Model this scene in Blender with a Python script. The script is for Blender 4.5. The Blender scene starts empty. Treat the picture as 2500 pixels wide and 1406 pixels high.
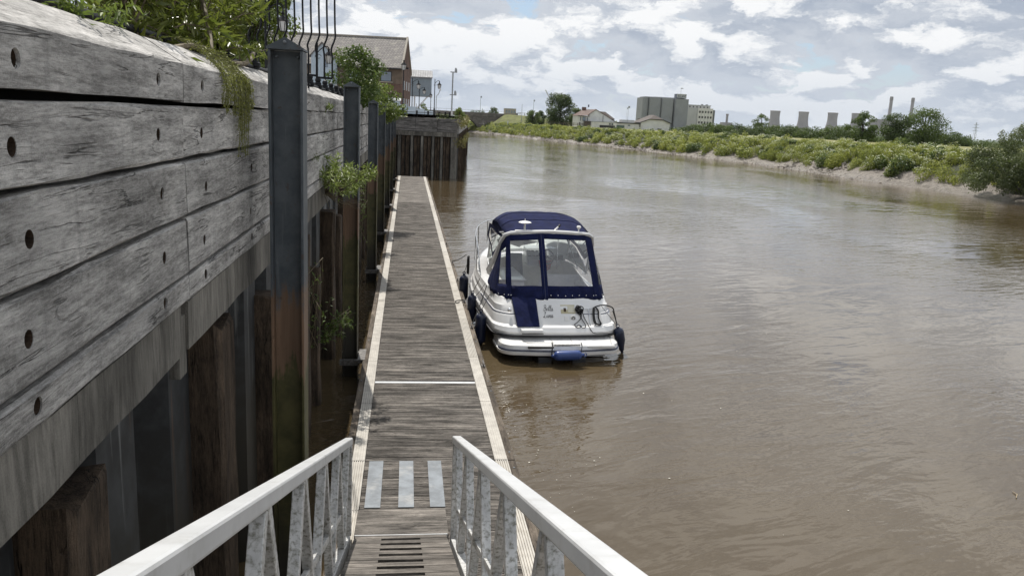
import bpy, bmesh, math, random
import numpy as np
from mathutils import Vector, Matrix
R = math.radians
scene = bpy.context.scene
col = scene.collection

# ------------------------------------------------------------------ camera, sky, sun, exposure
cd = bpy.data.cameras.new("camera"); cam = bpy.data.objects.new("camera", cd); col.objects.link(cam)
cd.sensor_width = 36.0; cd.lens = 36.0 * 1950.0 / 2500.0
cd.clip_start = 0.05; cd.clip_end = 30000.0
_yaw, _pitch, _roll = R(-7.826), R(11.756), R(2.8)
cam.matrix_world = (Matrix.Translation((0, 0, 4.85)) @ Matrix.Rotation(_yaw, 4, 'Z')
                    @ Matrix.Rotation(R(90) - _pitch, 4, 'X') @ Matrix.Rotation(_roll, 4, 'Z'))
scene.camera = cam
SUN_EL, SUN_AZ = R(60), R(9)          # azimuth measured from +Y towards -X
to_sun = Vector((-math.sin(SUN_AZ) * math.cos(SUN_EL), math.cos(SUN_AZ) * math.cos(SUN_EL), math.sin(SUN_EL)))
sl = bpy.data.lights.new("sun", 'SUN'); sl.energy = 5.0; sl.angle = R(0.53); sl.color = (1.0, 0.955, 0.89)
so = bpy.data.objects.new("sun", sl); col.objects.link(so)
so.rotation_euler = (-to_sun).to_track_quat('-Z', 'Y').to_euler()
scene.view_settings.view_transform = 'Standard'; scene.view_settings.look = 'None'
scene.view_settings.exposure = 0.0; scene.view_settings.gamma = 1.0
scene.view_settings.use_curve_mapping = False
scene.cycles.max_bounces = 6; scene.cycles.transparent_max_bounces = 12
scene.cycles.volume_bounces = 0

class NT:
    """small helper around a node tree"""
    def __init__(s, tree): s.t = tree; tree.nodes.clear()
    def n(s, kind, ins=None, **props):
        nd = s.t.nodes.new(kind)
        for k, v in props.items(): setattr(nd, k, v)
        for k, v in (ins or {}).items():
            sock = nd.inputs[k]
            if isinstance(v, bpy.types.NodeSocket): s.t.links.new(v, sock)
            elif isinstance(v, bpy.types.Node): s.t.links.new(v.outputs[0], sock)
            else: sock.default_value = v
        return nd
    def math(s, op, a, b=0.0, c=0.0, clamp=False):
        return s.n('ShaderNodeMath', {0: a, 1: b, 2: c}, operation=op, use_clamp=clamp).outputs[0]
    def vmath(s, op, a, b=(0, 0, 0)):
        return s.n('ShaderNodeVectorMath', {0: a, 1: b}, operation=op).outputs[0]
    def noise(s, vec, scale=5.0, detail=4.0, rough=0.55, dist=0.0):
        return s.n('ShaderNodeTexNoise', {'Vector': vec, 'Scale': scale, 'Detail': detail, 'Roughness': rough, 'Distortion': dist}).outputs[0]
    def ramp(s, fac, lo, hi, a=0.0, b=1.0, smooth=True):
        return s.n('ShaderNodeMapRange', {'Value': fac, 'From Min': lo, 'From Max': hi, 'To Min': a, 'To Max': b},
                   interpolation_type='SMOOTHSTEP' if smooth else 'LINEAR').outputs[0]
    def mix(s, fac, a, b, mode='MIX'):
        nd = s.t.nodes.new('ShaderNodeMix'); nd.data_type = 'RGBA'; nd.blend_type = mode
        for i, v in ((0, fac), (6, a), (7, b)):
            if isinstance(v, bpy.types.NodeSocket): s.t.links.new(v, nd.inputs[i])
            else: nd.inputs[i].default_value = v if i == 0 or len(v) == 4 else (*v, 1)
        return nd.outputs[2]

# sky: Nishita blue with a broken cumulus deck laid on a level cloud plane
world = bpy.data.worlds.new("World"); scene.world = world; world.use_nodes = True
w = NT(world.node_tree)
sky = w.n('ShaderNodeTexSky', sky_type='NISHITA', sun_disc=False)
sky.sun_elevation = SUN_EL; sky.sun_rotation = -SUN_AZ; sky.air_density = 1.0; sky.dust_density = 0.4; sky.ozone_density = 3.0
gd = w.n('ShaderNodeTexCoord').outputs['Generated']
sep = w.n('ShaderNodeSeparateXYZ', {0: gd})
up = w.math('MAXIMUM', sep.outputs[2], 0.0)
den = w.math('ADD', up, 0.34)
pl = w.n('ShaderNodeCombineXYZ', {0: w.math('DIVIDE', sep.outputs[0], den), 1: w.math('DIVIDE', sep.outputs[1], den), 2: 0.37}).outputs[0]
warp = w.n('ShaderNodeTexNoise', {'Vector': w.vmath('MULTIPLY', gd, (1, 1, 2.2)), 'Scale': 13.0, 'Detail': 6.0, 'Roughness': 0.62}).outputs[1]
plw = w.vmath('ADD', pl, w.vmath('MULTIPLY', w.vmath('SUBTRACT', warp, (.5, .5, .5)), (.24, .24, .1)))
def field(v):
    vo = w.n('ShaderNodeTexVoronoi', {'Vector': v, 'Scale': 8.5}, feature='F1').outputs[0]
    f = w.math('ADD', w.math('MULTIPLY', w.noise(v, 1.9, 2.0, 0.5), 0.52), w.math('MULTIPLY', w.noise(v, 5.0, 9.0, 0.60), 0.63))
    return w.math('ADD', f, w.math('MULTIPLY', w.math('SUBTRACT', 0.42, vo), 0.16))
cov = field(plw)
# the same field a step higher in the sky tells sunlit crests from grey undersides
shade = w.math('SUBTRACT', cov, field(w.vmath('MULTIPLY', plw, (0.945, 0.945, 1.0))))
mask = w.ramp(cov, 0.405, 0.475)
mask = w.math('MAXIMUM', mask, w.ramp(up, 0.02, 0.10, 0.85, 0.0))
thick = w.ramp(cov, 0.46, 0.66)
lite = w.math('ADD', w.ramp(shade, -0.055, 0.085), w.math('MULTIPLY', w.math('SUBTRACT', 1.0, thick), 0.34), clamp=True)
ccol = w.mix(lite, (4.0, 4.6, 5.6, 1), (9.6, 9.7, 9.8, 1))
# low, far clouds are seen through more air
ccol = w.mix(w.ramp(up, 0.0, 0.12, 0.58, 0.0), ccol, (4.9, 5.7, 6.95, 1))
skyc = w.mix(mask, w.mix(0.34, sky.outputs[0], (6.2, 7.3, 8.8, 1)), ccol)
bg = w.n('ShaderNodeBackground', {'Color': skyc, 'Strength': 0.1})
w.n('ShaderNodeOutputWorld', {'Surface': bg})

# ------------------------------------------------------------------ mesh helpers
class MB:
    """collects simple shapes, builds them as ONE mesh object"""
    def __init__(s): s.v = []; s.f = []
    def add(s, vs, fs):
        o = len(s.v); s.v += [tuple(p) for p in vs]; s.f += [tuple(i + o for i in f) for f in fs]; return s
    def box(s, x0, x1, y0, y1, z0, z1):
        return s.add([(x0, y0, z0), (x1, y0, z0), (x1, y1, z0), (x0, y1, z0), (x0, y0, z1), (x1, y0, z1), (x1, y1, z1), (x0, y1, z1)],
                     [(3, 2, 1, 0), (4, 5, 6, 7), (0, 1, 5, 4), (1, 2, 6, 5), (2, 3, 7, 6), (3, 0, 4, 7)])
    def bar(s, a, b, wd, ht, upv=(0, 0, 1)):
        """rectangular bar from a to b"""
        a = Vector(a); b = Vector(b); d = (b - a).normalized(); u = Vector(upv)
        sd = d.cross(u)
        if sd.length < 1e-5: sd = d.cross(Vector((1, 0, 0)))
        sd.normalize(); u = sd.cross(d).normalized()
        vs = [p + sd * (i * wd / 2) + u * (j * ht / 2) for p in (a, b) for i, j in ((-1, -1), (1, -1), (1, 1), (-1, 1))]
        return s.add(vs, [(0, 1, 2, 3), (7, 6, 5, 4), (0, 4, 5, 1), (1, 5, 6, 2), (2, 6, 7, 3), (3, 7, 4, 0)])
    def tube(s, pts, r, n=8, caps=True):
        pts = [Vector(p) for p in pts]; rs = r if isinstance(r, (list, tuple)) else [r] * len(pts)
        vs = []; fs = []; ref = None
        for i, p in enumerate(pts):
            d = (pts[min(i + 1, len(pts) - 1)] - pts[max(i - 1, 0)])
            if d.length < 1e-9: d = Vector((0, 0, 1))
            d.normalize()
            if ref is None: ref = d.orthogonal().normalized()
            ref = (ref - d * ref.dot(d))
            if ref.length < 1e-6: ref = d.orthogonal()
            ref.normalize(); b = d.cross(ref)
            vs += [p + (ref * math.cos(2 * math.pi * k / n) + b * math.sin(2 * math.pi * k / n)) * rs[i] for k in range(n)]
        for i in range(len(pts) - 1):
            for k in range(n): fs.append((i * n + k, i * n + (k + 1) % n, (i + 1) * n + (k + 1) % n, (i + 1) * n + k))
        if caps: fs.append(tuple(range(n - 1, -1, -1))); fs.append(tuple((len(pts) - 1) * n + k for k in range(n)))
        return s.add(vs, fs)
    def lathe(s, c, prof, n=16, axis='Z'):
        """prof: (radius, height) pairs"""
        vs = []
        for r, h in prof:
            for k in range(n):
                a = 2 * math.pi * k / n; x, y = r * math.cos(a), r * math.sin(a)
                p = (x, y, h) if axis == 'Z' else ((x, h, y) if axis == 'Y' else (h, x, y))
                vs.append((c[0] + p[0], c[1] + p[1], c[2] + p[2]))
        fs = []
        for i in range(len(prof) - 1):
            for k in range(n):
                f = (i * n + k, i * n + (k + 1) % n, (i + 1) * n + (k + 1) % n, (i + 1) * n + k)
                fs.append(f if axis != 'Y' else f[::-1])
        fs.append(tuple(range(n - 1, -1, -1))); fs.append(tuple((len(prof) - 1) * n + k for k in range(n)))
        return s.add(vs, fs)
    def prism(s, poly, d):
        """closed solid: polygon (3-D points) pushed along d"""
        n = len(poly); d = Vector(d); vs = [Vector(p) for p in poly] + [Vector(p) + d for p in poly]
        fs = [tuple(range(n - 1, -1, -1)), tuple(range(n, 2 * n))] + [(i, (i + 1) % n, n + (i + 1) % n, n + i) for i in range(n)]
        return s.add(vs, fs)
    def grid(s, rows, close=False):
        """loft through rows of equal length"""
        m = len(rows[0]); vs = [p for r in rows for p in r]; fs = []
        for i in range(len(rows) - 1):
            for j in range(m if close else m - 1):
                fs.append((i * m + j, i * m + (j + 1) % m, (i + 1) * m + (j + 1) % m, (i + 1) * m + j))
        return s.add(vs, fs)
    def mesh(s, name):
        me = bpy.data.meshes.new(name); me.from_pydata([tuple(p) for p in s.v], [], s.f); me.validate(); me.update(); return me
    def build(s, name, m, parent=None, smooth=False, bevel=0, loc=None, fix=True, angle=40):
        me = s.mesh(name)
        if fix:
            b = bmesh.new(); b.from_mesh(me); bmesh.ops.recalc_face_normals(b, faces=b.faces); b.to_mesh(me); b.free()
        o = link(name, me, m, parent)
        if loc: o.location = loc
        if smooth:
            me.shade_smooth()
            if angle: me.set_sharp_from_angle(angle=R(angle))
        if bevel:
            bm = o.modifiers.new('bevel', 'BEVEL'); bm.width = bevel; bm.segments = 2; bm.limit_method = 'ANGLE'
        return o

def link(name, me, m=None, parent=None):
    o = bpy.data.objects.new(name, me); col.objects.link(o)
    if m is not None and not me.materials: me.materials.append(m)
    if parent is not None: o.parent = parent
    return o
def tag(o, label, cat, group=None):
    o['label'] = label; o['category'] = cat
    if group: o['group'] = group
    return o
def thing(name, label, cat, loc=(0, 0, 0), rz=0.0, group=None):
    o = bpy.data.objects.new(name, None); col.objects.link(o); o.location = loc; o.rotation_euler = (0, 0, rz)
    return tag(o, label, cat, group)
def kind(o, k='structure'): o['kind'] = k; return o
def copy_tree(o, parent=None):
    kids = list(o.children)
    c = o.copy(); col.objects.link(c); c.parent = parent
    for k in kids: copy_tree(k, c)
    return c

# ------------------------------------------------------------------ materials
def newmat(name):
    m = bpy.data.materials.new(name); m.use_nodes = True; return m, NT(m.node_tree)
def finish(t, color, rough=0.6, metal=0.0, height=None, bstr=0.5, bdist=0.01, **ex):
    ins = {'Base Color': color if isinstance(color, bpy.types.NodeSocket) or len(color) == 4 else (*color, 1), 'Roughness': rough, 'Metallic': metal}
    if height is not None: ins['Normal'] = t.n('ShaderNodeBump', {'Height': height, 'Strength': bstr, 'Distance': bdist})
    ins.update(ex)
    p = t.n('ShaderNodeBsdfPrincipled', ins); t.n('ShaderNodeOutputMaterial', {'Surface': p}); return p
def ocoord(t, scale=(1, 1, 1), rnd=True):
    c = t.n('ShaderNodeTexCoord').outputs['Object']
    if rnd:
        r = t.n('ShaderNodeObjectInfo').outputs['Random']
        c = t.vmath('ADD', c, t.n('ShaderNodeCombineXYZ', {0: t.math('MULTIPLY', r, 91.0), 1: t.math('MULTIPLY', r, 57.0), 2: t.math('MULTIPLY', r, 33.0)}).outputs[0])
    return t.vmath('MULTIPLY', c, scale)
def plain(name, c, rough=0.5, metal=0.0, var=0.18, scale=6.0, bump=0.0, rnd=0.0, dirt=None, dirt_at=(0.55, 0.72), dscale=3.0, **ex):
    """one colour with tonal drift, optional patches of dirt"""
    m, t = newmat(name); v = ocoord(t)
    nz = t.noise(v, scale, 6.0, 0.6)
    a = tuple(x * (1 - var) for x in c); b = tuple(min(1, x * (1 + var)) for x in c)
    cc = t.mix(t.ramp(nz, 0.3, 0.7), a, b)
    if rnd:
        rr = t.n('ShaderNodeObjectInfo').outputs['Random']; k = t.ramp(rr, 0, 1, 1 - rnd, 1 + rnd, False)
        cc = t.mix(1.0, cc, t.n('ShaderNodeCombineColor', {0: k, 1: k, 2: k}).outputs[0], 'MULTIPLY')
    if dirt is not None:
        cc = t.mix(t.ramp(t.noise(v, dscale, 7.0, 0.65), *dirt_at), cc, dirt)
    finish(t, cc, rough, metal, nz if bump else None, 0.6, bump or 0.01, **ex); return m
def timber(name, dark, light, axis='Y', rough=0.85, crack=0.6, rnd=0.28, blot=0.5, bdist=0.006, fineness=1.0, moss=None, lich=0.0, streak=0.0):
    """weathered wood, grain along axis"""
    m, t = newmat(name); v = ocoord(t)
    def st(al, ac): return tuple((al if a == axis else ac) * fineness for a in 'XYZ')
    g1 = t.noise(t.vmath('MULTIPLY', v, st(1.6, 17)), 1.0, 8.0, 0.66, 0.15)
    g2 = t.noise(t.vmath('MULTIPLY', v, st(14.0, 95)), 1.0, 5.0, 0.65, 0.1)
    ck = t.noise(t.vmath('MULTIPLY', v, st(0.55, 8.5)), 1.0, 5.0, 0.55, 0.5)
    cr = t.ramp(t.math('ABSOLUTE', t.math('SUBTRACT', ck, 0.5)), 0.0, 0.012, 1.0, 0.0)
    cr = t.math('MULTIPLY', cr, t.ramp(t.noise(v, 2.2, 2.0), 0.42, 0.62))
    bl = t.noise(t.vmath('MULTIPLY', v, st(0.7, 1.6)), 2.0, 6.0, 0.6)
    grit = t.noise(v, 150.0, 3.0, 0.7)
    f = t.math('ADD', t.math('ADD', t.math('MULTIPLY', g1, 0.46), t.math('MULTIPLY', g2, 0.34)), t.math('MULTIPLY', grit, 0.20))
    c = t.mix(t.ramp(f, 0.36, 0.64), dark, light)
    k = t.ramp(bl, 0.3, 0.72, 1 - blot, 1 + blot * 0.4)
    k = t.math('MULTIPLY', k, t.math('SUBTRACT', 1.0, t.math('MULTIPLY', cr, crack)))
    k = t.math('MULTIPLY', k, t.ramp(t.n('ShaderNodeObjectInfo').outputs['Random'], 0, 1, 1 - rnd, 1 + rnd, False))
    c = t.mix(1.0, c, t.n('ShaderNodeCombineColor', {0: k, 1: k, 2: k}).outputs[0], 'MULTIPLY')
    if streak:
        sv = t.noise(t.vmath('MULTIPLY', v, (6.0, 6.0, 1.1)), 1.0, 6.0, 0.65, 0.4)
        c = t.mix(t.math('MULTIPLY', t.ramp(sv, 0.52, 0.70), streak), c, (0.075, 0.072, 0.068))
    if lich:
        c = t.mix(t.math('MULTIPLY', t.ramp(t.noise(v, 26.0, 6.0, 0.7), 0.54, 0.66), lich), c, (0.36, 0.36, 0.34))
    if moss is not None:
        c = t.mix(t.ramp(t.noise(v, 1.7, 7.0, 0.7), 0.55, 0.72), c, moss)
    h = t.math('SUBTRACT', t.math('ADD', t.math('MULTIPLY', g2, 0.6), t.math('MULTIPLY', g1, 0.5)), t.math('MULTIPLY', cr, 1.6))
    finish(t, c, rough, 0.0, h, 0.8, bdist, **{'Specular IOR Level': 0.25}); return m
def leafmat(name, c1, c2, trans=0.35, rough=0.5):
    m, t = newmat(name)
    a = t.n('ShaderNodeAttribute', attribute_name='tint').outputs['Fac']
    c = t.mix(a, c1, c2)
    p = t.n('ShaderNodeBsdfPrincipled', {'Base Color': c, 'Roughness': rough, 'Specular IOR Level': 0.35})
    tr = t.n('ShaderNodeBsdfTranslucent', {'Color': t.mix(0.35, c, (0.16, 0.22, 0.03))})
    mx = t.n('ShaderNodeMixShader', {0: trans, 1: p, 2: tr}); t.n('ShaderNodeOutputMaterial', {'Surface': mx}); return m

# leaf clouds: many small leaf-shaped faces through the volume of clumps
def leaves(name, clumps, n, size, m, parent=None, seed=1, shell=0.55, upbias=0.35, aspect=0.5, fold=False, droop=0.0):
    """clumps: (cx,cy,cz, rx,ry,rz)"""
    rng = np.random.default_rng(seed); cl = np.array(clumps, float)
    vol = (cl[:, 3] * cl[:, 4] * cl[:, 5]) ** 0.72; k = rng.choice(len(cl), n, p=vol / vol.sum())
    d = rng.normal(size=(n, 3)); d /= np.linalg.norm(d, axis=1, keepdims=True)
    rad = shell + (1 - shell) * rng.random(n) ** 0.6
    rad = np.where(rng.random(n) < 0.25, rng.random(n) ** 0.4, rad) * (1 + 0.12 * rng.normal(size=n))
    c = cl[k, :3] + d * rad[:, None] * cl[k, 3:]
    nrm = d + rng.normal(size=(n, 3)) * 0.75; nrm[:, 2] += upbias; nrm /= np.linalg.norm(nrm, axis=1, keepdims=True)
    ax = rng.normal(size=(n, 3)); ax[:, 2] -= droop; ax -= nrm * (ax * nrm).sum(1, keepdims=True); ax /= np.linalg.norm(ax, axis=1, keepdims=True) + 1e-9
    sd = np.cross(nrm, ax); L = size * (0.6 + 0.8 * rng.random(n))[:, None]; W = L * aspect
    tint = np.clip(0.5 + 0.27 * rng.normal(size=n) + 0.16 * rng.normal(size=len(cl))[k], 0, 1)
    return leaf_mesh(name, c, ax, sd, nrm, L, W, tint, m, parent, fold)
def leaf_mesh(name, c, ax, sd, nrm, L, W, tint, m, parent=None, fold=False):
    n = len(c)
    if fold:
        P = np.stack([c - ax * L * .5, c - ax * L * .1 + sd * W * .5 + nrm * W * .22, c + ax * L * .5 - nrm * L * .10, c - ax * L * .1 - sd * W * .5 + nrm * W * .22], 1)
    else:
        P = np.stack([c - ax * L * .5, c + sd * W * .5, c + ax * L * .5, c - sd * W * .5], 1)
    me = bpy.data.meshes.new(name); me.vertices.add(4 * n); me.vertices.foreach_set('co', P.reshape(-1).astype(np.float32))
    if fold:
        idx = (np.arange(n)[:, None] * 4 + np.array([0, 1, 2, 0, 2, 3])).reshape(-1); nf = 2 * n; step = 3; tf = np.repeat(tint, 2)
    else:
        idx = np.arange(4 * n); nf = n; step = 4; tf = tint
    me.loops.add(len(idx)); me.loops.foreach_set('vertex_index', idx.astype(np.int32))
    me.polygons.add(nf); me.polygons.foreach_set('loop_start', (np.arange(nf) * step).astype(np.int32))
    at = me.attributes.new('tint', 'FLOAT', 'FACE'); at.data.foreach_set('value', tf.astype(np.float32))
    me.update(); me.validate()
    return link(name, me, m, parent)

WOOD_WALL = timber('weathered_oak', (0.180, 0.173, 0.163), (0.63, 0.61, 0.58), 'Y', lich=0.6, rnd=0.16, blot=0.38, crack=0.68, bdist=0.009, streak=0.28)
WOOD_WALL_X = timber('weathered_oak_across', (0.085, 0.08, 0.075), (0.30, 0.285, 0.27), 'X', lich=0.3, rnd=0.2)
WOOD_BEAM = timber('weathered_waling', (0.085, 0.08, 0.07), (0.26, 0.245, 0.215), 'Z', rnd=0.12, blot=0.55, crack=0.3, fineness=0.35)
WOOD_PILE = timber('old_brown_pile', (0.026, 0.020, 0.015), (0.135, 0.098, 0.068), 'Z', rnd=0.2, blot=0.55, crack=0.9, bdist=0.012)
WOOD_DECK = timber('grooved_deck_board', (0.044, 0.039, 0.034), (0.285, 0.258, 0.228), 'X', rnd=0.26, blot=0.45, crack=0.5, fineness=1.3)
WOOD_EDGE = timber('fender_timber', (0.05, 0.04, 0.03), (0.20, 0.165, 0.13), 'Y', rnd=0.15, blot=0.5, crack=0.5)
WOOD_FENCE = timber('fence_rail_wood', (0.07, 0.06, 0.045), (0.22, 0.19, 0.15), 'X', rnd=0.2)
BLACK = plain('black_paint', (0.008, 0.009, 0.011), 0.5, var=0.3, scale=8, **{'Specular IOR Level': 0.25})
DARKHOLE = plain('bolt_rust', (0.055, 0.035, 0.022), 0.8, 0.2, var=0.5, scale=30)
GALV = plain('galvanised_plate', (0.165, 0.183, 0.20), 0.55, 0.15, var=0.25, scale=5, dirt=(0.30, 0.30, 0.29), dirt_at=(0.5, 0.75))
ALU = plain('aluminium_handrail', (0.62, 0.63, 0.635), 0.36, 0.2, var=0.06, scale=4, dirt=(0.44, 0.44, 0.42), dirt_at=(0.5, 0.8), dscale=5.0, bump=0.002)
ALU_DIRTY = plain('aluminium_mossy', (0.60, 0.60, 0.59), 0.5, 0.2, var=0.15, scale=9, dirt=(0.20, 0.195, 0.155), dirt_at=(0.44, 0.70), dscale=38.0)
GREY_METAL = plain('grey_pole_paint', (0.30, 0.32, 0.33), 0.5, 0.2)
# ------------------------------------------------------------------ water
def water_mat():
    m, t = newmat('silty_river_water')
    c = t.n('ShaderNodeTexCoord').outputs['Object']
    rot = t.n('ShaderNodeVectorRotate', {'Vector': c, 'Angle': R(-24)}, rotation_type='Z_AXIS').outputs[0]
    calm = t.ramp(t.noise(t.vmath('MULTIPLY', c, (1, 0.55, 1)), 0.10, 3.0, 0.5, 0.8), 0.34, 0.68, 0.12, 1.55)
    a = t.noise(t.vmath('MULTIPLY', rot, (0.42, 1.15, 1)), 1.0, 3.0, 0.5, 0.6)
    b = t.noise(t.vmath('MULTIPLY', rot, (1.25, 3.6, 1)), 1.0, 3.0, 0.55, 0.4)
    d = t.noise(t.vmath('MULTIPLY', c, (4.2, 8.0, 1)), 1.0, 2.0, 0.5, 0.3)
    h = t.math('ADD', t.math('MULTIPLY', a, 0.20), t.math('MULTIPLY', t.math('ADD', t.math('MULTIPLY', b, 0.14), t.math('MULTIPLY', d, 0.026)), calm))
    silt = t.ramp(t.noise(t.vmath('MULTIPLY', c, (1, 0.5, 1)), 0.16, 4.0, 0.6, 0.6), 0.3, 0.7)
    cc = t.mix(silt, (0.072, 0.051, 0.026), (0.090, 0.068, 0.039))
    bump = t.n('ShaderNodeBump', {'Height': h, 'Strength': 1.0, 'Distance': 0.185})
    finish(t, cc, 0.05, Normal=bump, IOR=1.45, **{'Specular IOR Level': 0.85})
    return m
WATER = water_mat()
wm = MB()
XS = [-60, 0, 30, 80, 200]; 
wm.add([(-700, -120, 0), (220, -120, 0), (220, 900, 0), (-700, 900, 0)], [(0, 1, 2, 3)])
kind(wm.build('river_water', WATER, fix=False))

# ------------------------------------------------------------------ land
def land_mat():
    m, t = newmat('bank_and_field')
    g = t.n('ShaderNodeNewGeometry').outputs['Position']
    z = t.n('ShaderNodeSeparateXYZ', {0: g}).outputs[2]
    n1 = t.noise(g, 0.22, 6.0, 0.6); n2 = t.noise(g, 1.8, 6.0, 0.65)
    mud = t.mix(t.ramp(n2, 0.3, 0.7), (0.135, 0.115, 0.096), (0.255, 0.225, 0.19))
    soil = (0.035, 0.042, 0.018, 1)
    grass = t.mix(t.ramp(n1, 0.3, 0.7), (0.16, 0.17, 0.05), (0.34, 0.30, 0.115))
    grass = t.mix(t.ramp(n2, 0.35, 0.7, 0.0, 0.5), grass, (0.11, 0.14, 0.04))
    zz = t.math('ADD', z, t.math('MULTIPLY', t.math('SUBTRACT', n2, 0.5), 0.5))
    c = t.mix(t.ramp(zz, 1.35, 1.6), mud, soil); c = t.mix(t.ramp(zz, 3.45, 3.95), c, grass)
    rough = t.ramp(zz, 0.0, 1.2, 0.33, 0.85)
    finish(t, c, rough, 0.0, t.noise(t.vmath('MULTIPLY', g, (1, 1, 2)), 1.3, 8.0, 0.7), 1.0, 0.5); return m
LAND = land_mat()
FIELD_GRASS = plain('mown_grass', (0.115, 0.125, 0.036), 0.9, var=0.35, scale=0.6, bump=0.05)
BANK = [(52, -60), (52.3, 0), (52.2, 40), (52.5, 62), (53.6, 72), (52.9, 82), (53.6, 97), (56.3, 119), (52.5, 147), (50.3, 180), (44.5, 205), (39.5, 225), (35.2, 254), (31, 282), (26.0, 306), (20, 330), (6, 370), (-60, 440), (-200, 540), (-420, 700)]
def dense(pts, step):
    out = []
    for a, b in zip(pts[:-1], pts[1:]):
        a = np.array(a, float); b = np.array(b, float); k = max(1, int(np.linalg.norm(b - a) / step))
        out += [a + (b - a) * i / k for i in range(k)]
    return np.array(out + [np.array(pts[-1], float)])
bp = dense(BANK, 4.0)
for _ in range(4): bp[1:-1] = (bp[:-2] + 2 * bp[1:-1] + bp[2:]) / 4
tg = np.gradient(bp, axis=0); tg /= np.linalg.norm(tg, axis=1, keepdims=True); nrm2 = np.stack([tg[:, 1], -tg[:, 0]], 1)   # points inland
PROF = [(-3, -0.9), (0, 0.0), (1.2, 0.35), (2.2, 0.75), (3.2, 1.3), (4.6, 2.1), (6.5, 2.9), (8.5, 3.5), (11, 3.95), (20, 4.12), (45, 4.15)]
rngl = np.random.default_rng(5)
rows = []
for off, z in PROF:
    j = rngl.normal(size=len(bp)) * (0.35 if -1 < off < 9 else 0.0)
    zz = np.full(len(bp), z) + (rngl.normal(size=len(bp)) * 0.10 if 0.5 < off < 9 else 0)
    q = bp + nrm2 * (off + j)[:, None]; rows.append(np.column_stack([q, zz]))
cen = np.array([90.0, 120.0]); far0 = np.arctan2(bp[0, 1] - 60 - cen[1], 400); ang = np.linspace(R(-62), R(150), len(bp))
for rr in (900, 3000, 10400):
    q = cen + np.stack([np.cos(ang), np.sin(ang)], 1) * rr; rows.append(np.column_stack([q, np.full(len(bp), 4.15)]))
lm = MB(); lm.grid([[tuple(p) for p in r] for r in rows])
kind(lm.build('far_bank_ground', LAND, smooth=True, angle=0))
PAVING = plain('quay_paving', (0.20, 0.17, 0.15), 0.85, var=0.3, scale=2.0)
qm = MB(); QL = [(-1.62, -40), (-1.62, 66.4), (3.7, 66.4), (8.3, 124), (14.0, 202), (19.2, 290), (14, 335), (-30, 382), (-400, 500), (-6000, 700), (-6000, -300), (-60, -40)]
qm.add([(x, y, 5.06) for x, y in QL], [tuple(range(len(QL)))])
kind(qm.build('quay_ground', PAVING))
# grass ramp that climbs to the bridge end
em = MB(); rid = [(40.6, 316, 7.35, 4.2), (47, 306, 6.9, 4.2), (56, 296, 6.0, 4.0), (66, 290, 5.2, 3.4), (80, 285, 4.5, 3.0)]
er = []
for i, (x, y, z, hw) in enumerate(rid):
    d = Vector((rid[min(i + 1, 4)][0] - rid[max(i - 1, 0)][0], rid[min(i + 1, 4)][1] - rid[max(i - 1, 0)][1], 0)).normalized(); s = Vector((d.y, -d.x, 0))
    p = Vector((x, y, 0)); b = (z - 2.2) * 1.7
    er.append([tuple(p + s * (hw + b) + Vector((0, 0, 2.2))), tuple(p + s * hw + Vector((0, 0, z))), tuple(p - s * hw + Vector((0, 0, z))), tuple(p - s * (hw + b) + Vector((0, 0, 2.2)))])
em.grid(er)
kind(em.build('grass_embankment', FIELD_GRASS, smooth=True, angle=20))
HILL = plain('far_hills_green', (0.055, 0.085, 0.05), 0.95, var=0.2, scale=0.002)
hm = MB(); ha = np.linspace(R(12), R(112), 120); rgh = np.random.default_rng(3)
hz = 36 + 14 * np.sin(ha * 9) + 8 * np.sin(ha * 23 + 1) + np.where(ha > R(70), 34, 0) * np.clip((ha - R(70)) / R(12), 0, 1)
hm.grid([[(9000 * math.cos(a), 9000 * math.sin(a), 4) for a in ha], [(9600 * math.cos(a), 9600 * math.sin(a), float(z)) for a, z in zip(ha, hz)], [(10000 * math.cos(a), 10000 * math.sin(a), 4) for a in ha]])
kind(hm.build('far_hills', HILL, smooth=True))

# ------------------------------------------------------------------ quay wall of oak baulks over steel and timber piles
rnd = random.Random(11)
def baulk(name, sec, y0, y1, seg, jit, m, parent, holes=(), hole_x=-1.3, zc=None, axis='Y'):
    """sec: (x,z) outline; long timber with slightly uneven arrises, optional bolt holes drilled from the river face"""
    yc = (y0 + y1) / 2; rows = []
    cx = sum(p[0] for p in sec) / len(sec); cz = sum(p[1] for p in sec) / len(sec)
    for i in range(seg + 1):
        y = y0 + (y1 - y0) * i / seg - yc
        rows.append([(x - cx + rnd.gauss(0, jit), y + (rnd.gauss(0, jit) if i in (0, seg) else 0), z - cz + rnd.gauss(0, jit)) for x, z in sec])
    b = MB(); b.grid(rows, close=True); n = len(sec)
    b.f.append(tuple(range(n))); b.f.append(tuple(seg * n + k for k in range(n - 1, -1, -1)))
    if axis == 'X': b.v = [(y, -x, z) for x, y, z in b.v]
    o = b.build(name, m, parent, smooth=False)
    loc = (cx, yc, cz); o.location = loc
    if holes:
        cut = MB()
        for y, z in holes: cut.lathe((hole_x - cx, y - yc, z - cz), [(0.035, -0.06), (0.035, 0.03)], 14, 'X')
        me = cut.mesh('cut'); tmp = link('cut', me); tmp.location = loc; tmp.parent = parent
        bo = o.modifiers.new('b', 'BOOLEAN'); bo.operation = 'DIFFERENCE'; bo.solver = 'EXACT'; bo.object = tmp
        dg = bpy.context.evaluated_depsgraph_get(); nm = bpy.data.meshes.new_from_object(o.evaluated_get(dg))
        o.modifiers.clear(); old = o.data; o.data = nm; nm.name = name; bpy.data.objects.remove(tmp); bpy.data.meshes.remove(me)
    return o
wall = thing('quay_wall', 'long grey weathered timber baulk quay wall rising beside the floating walkway', 'quay wall')
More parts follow.
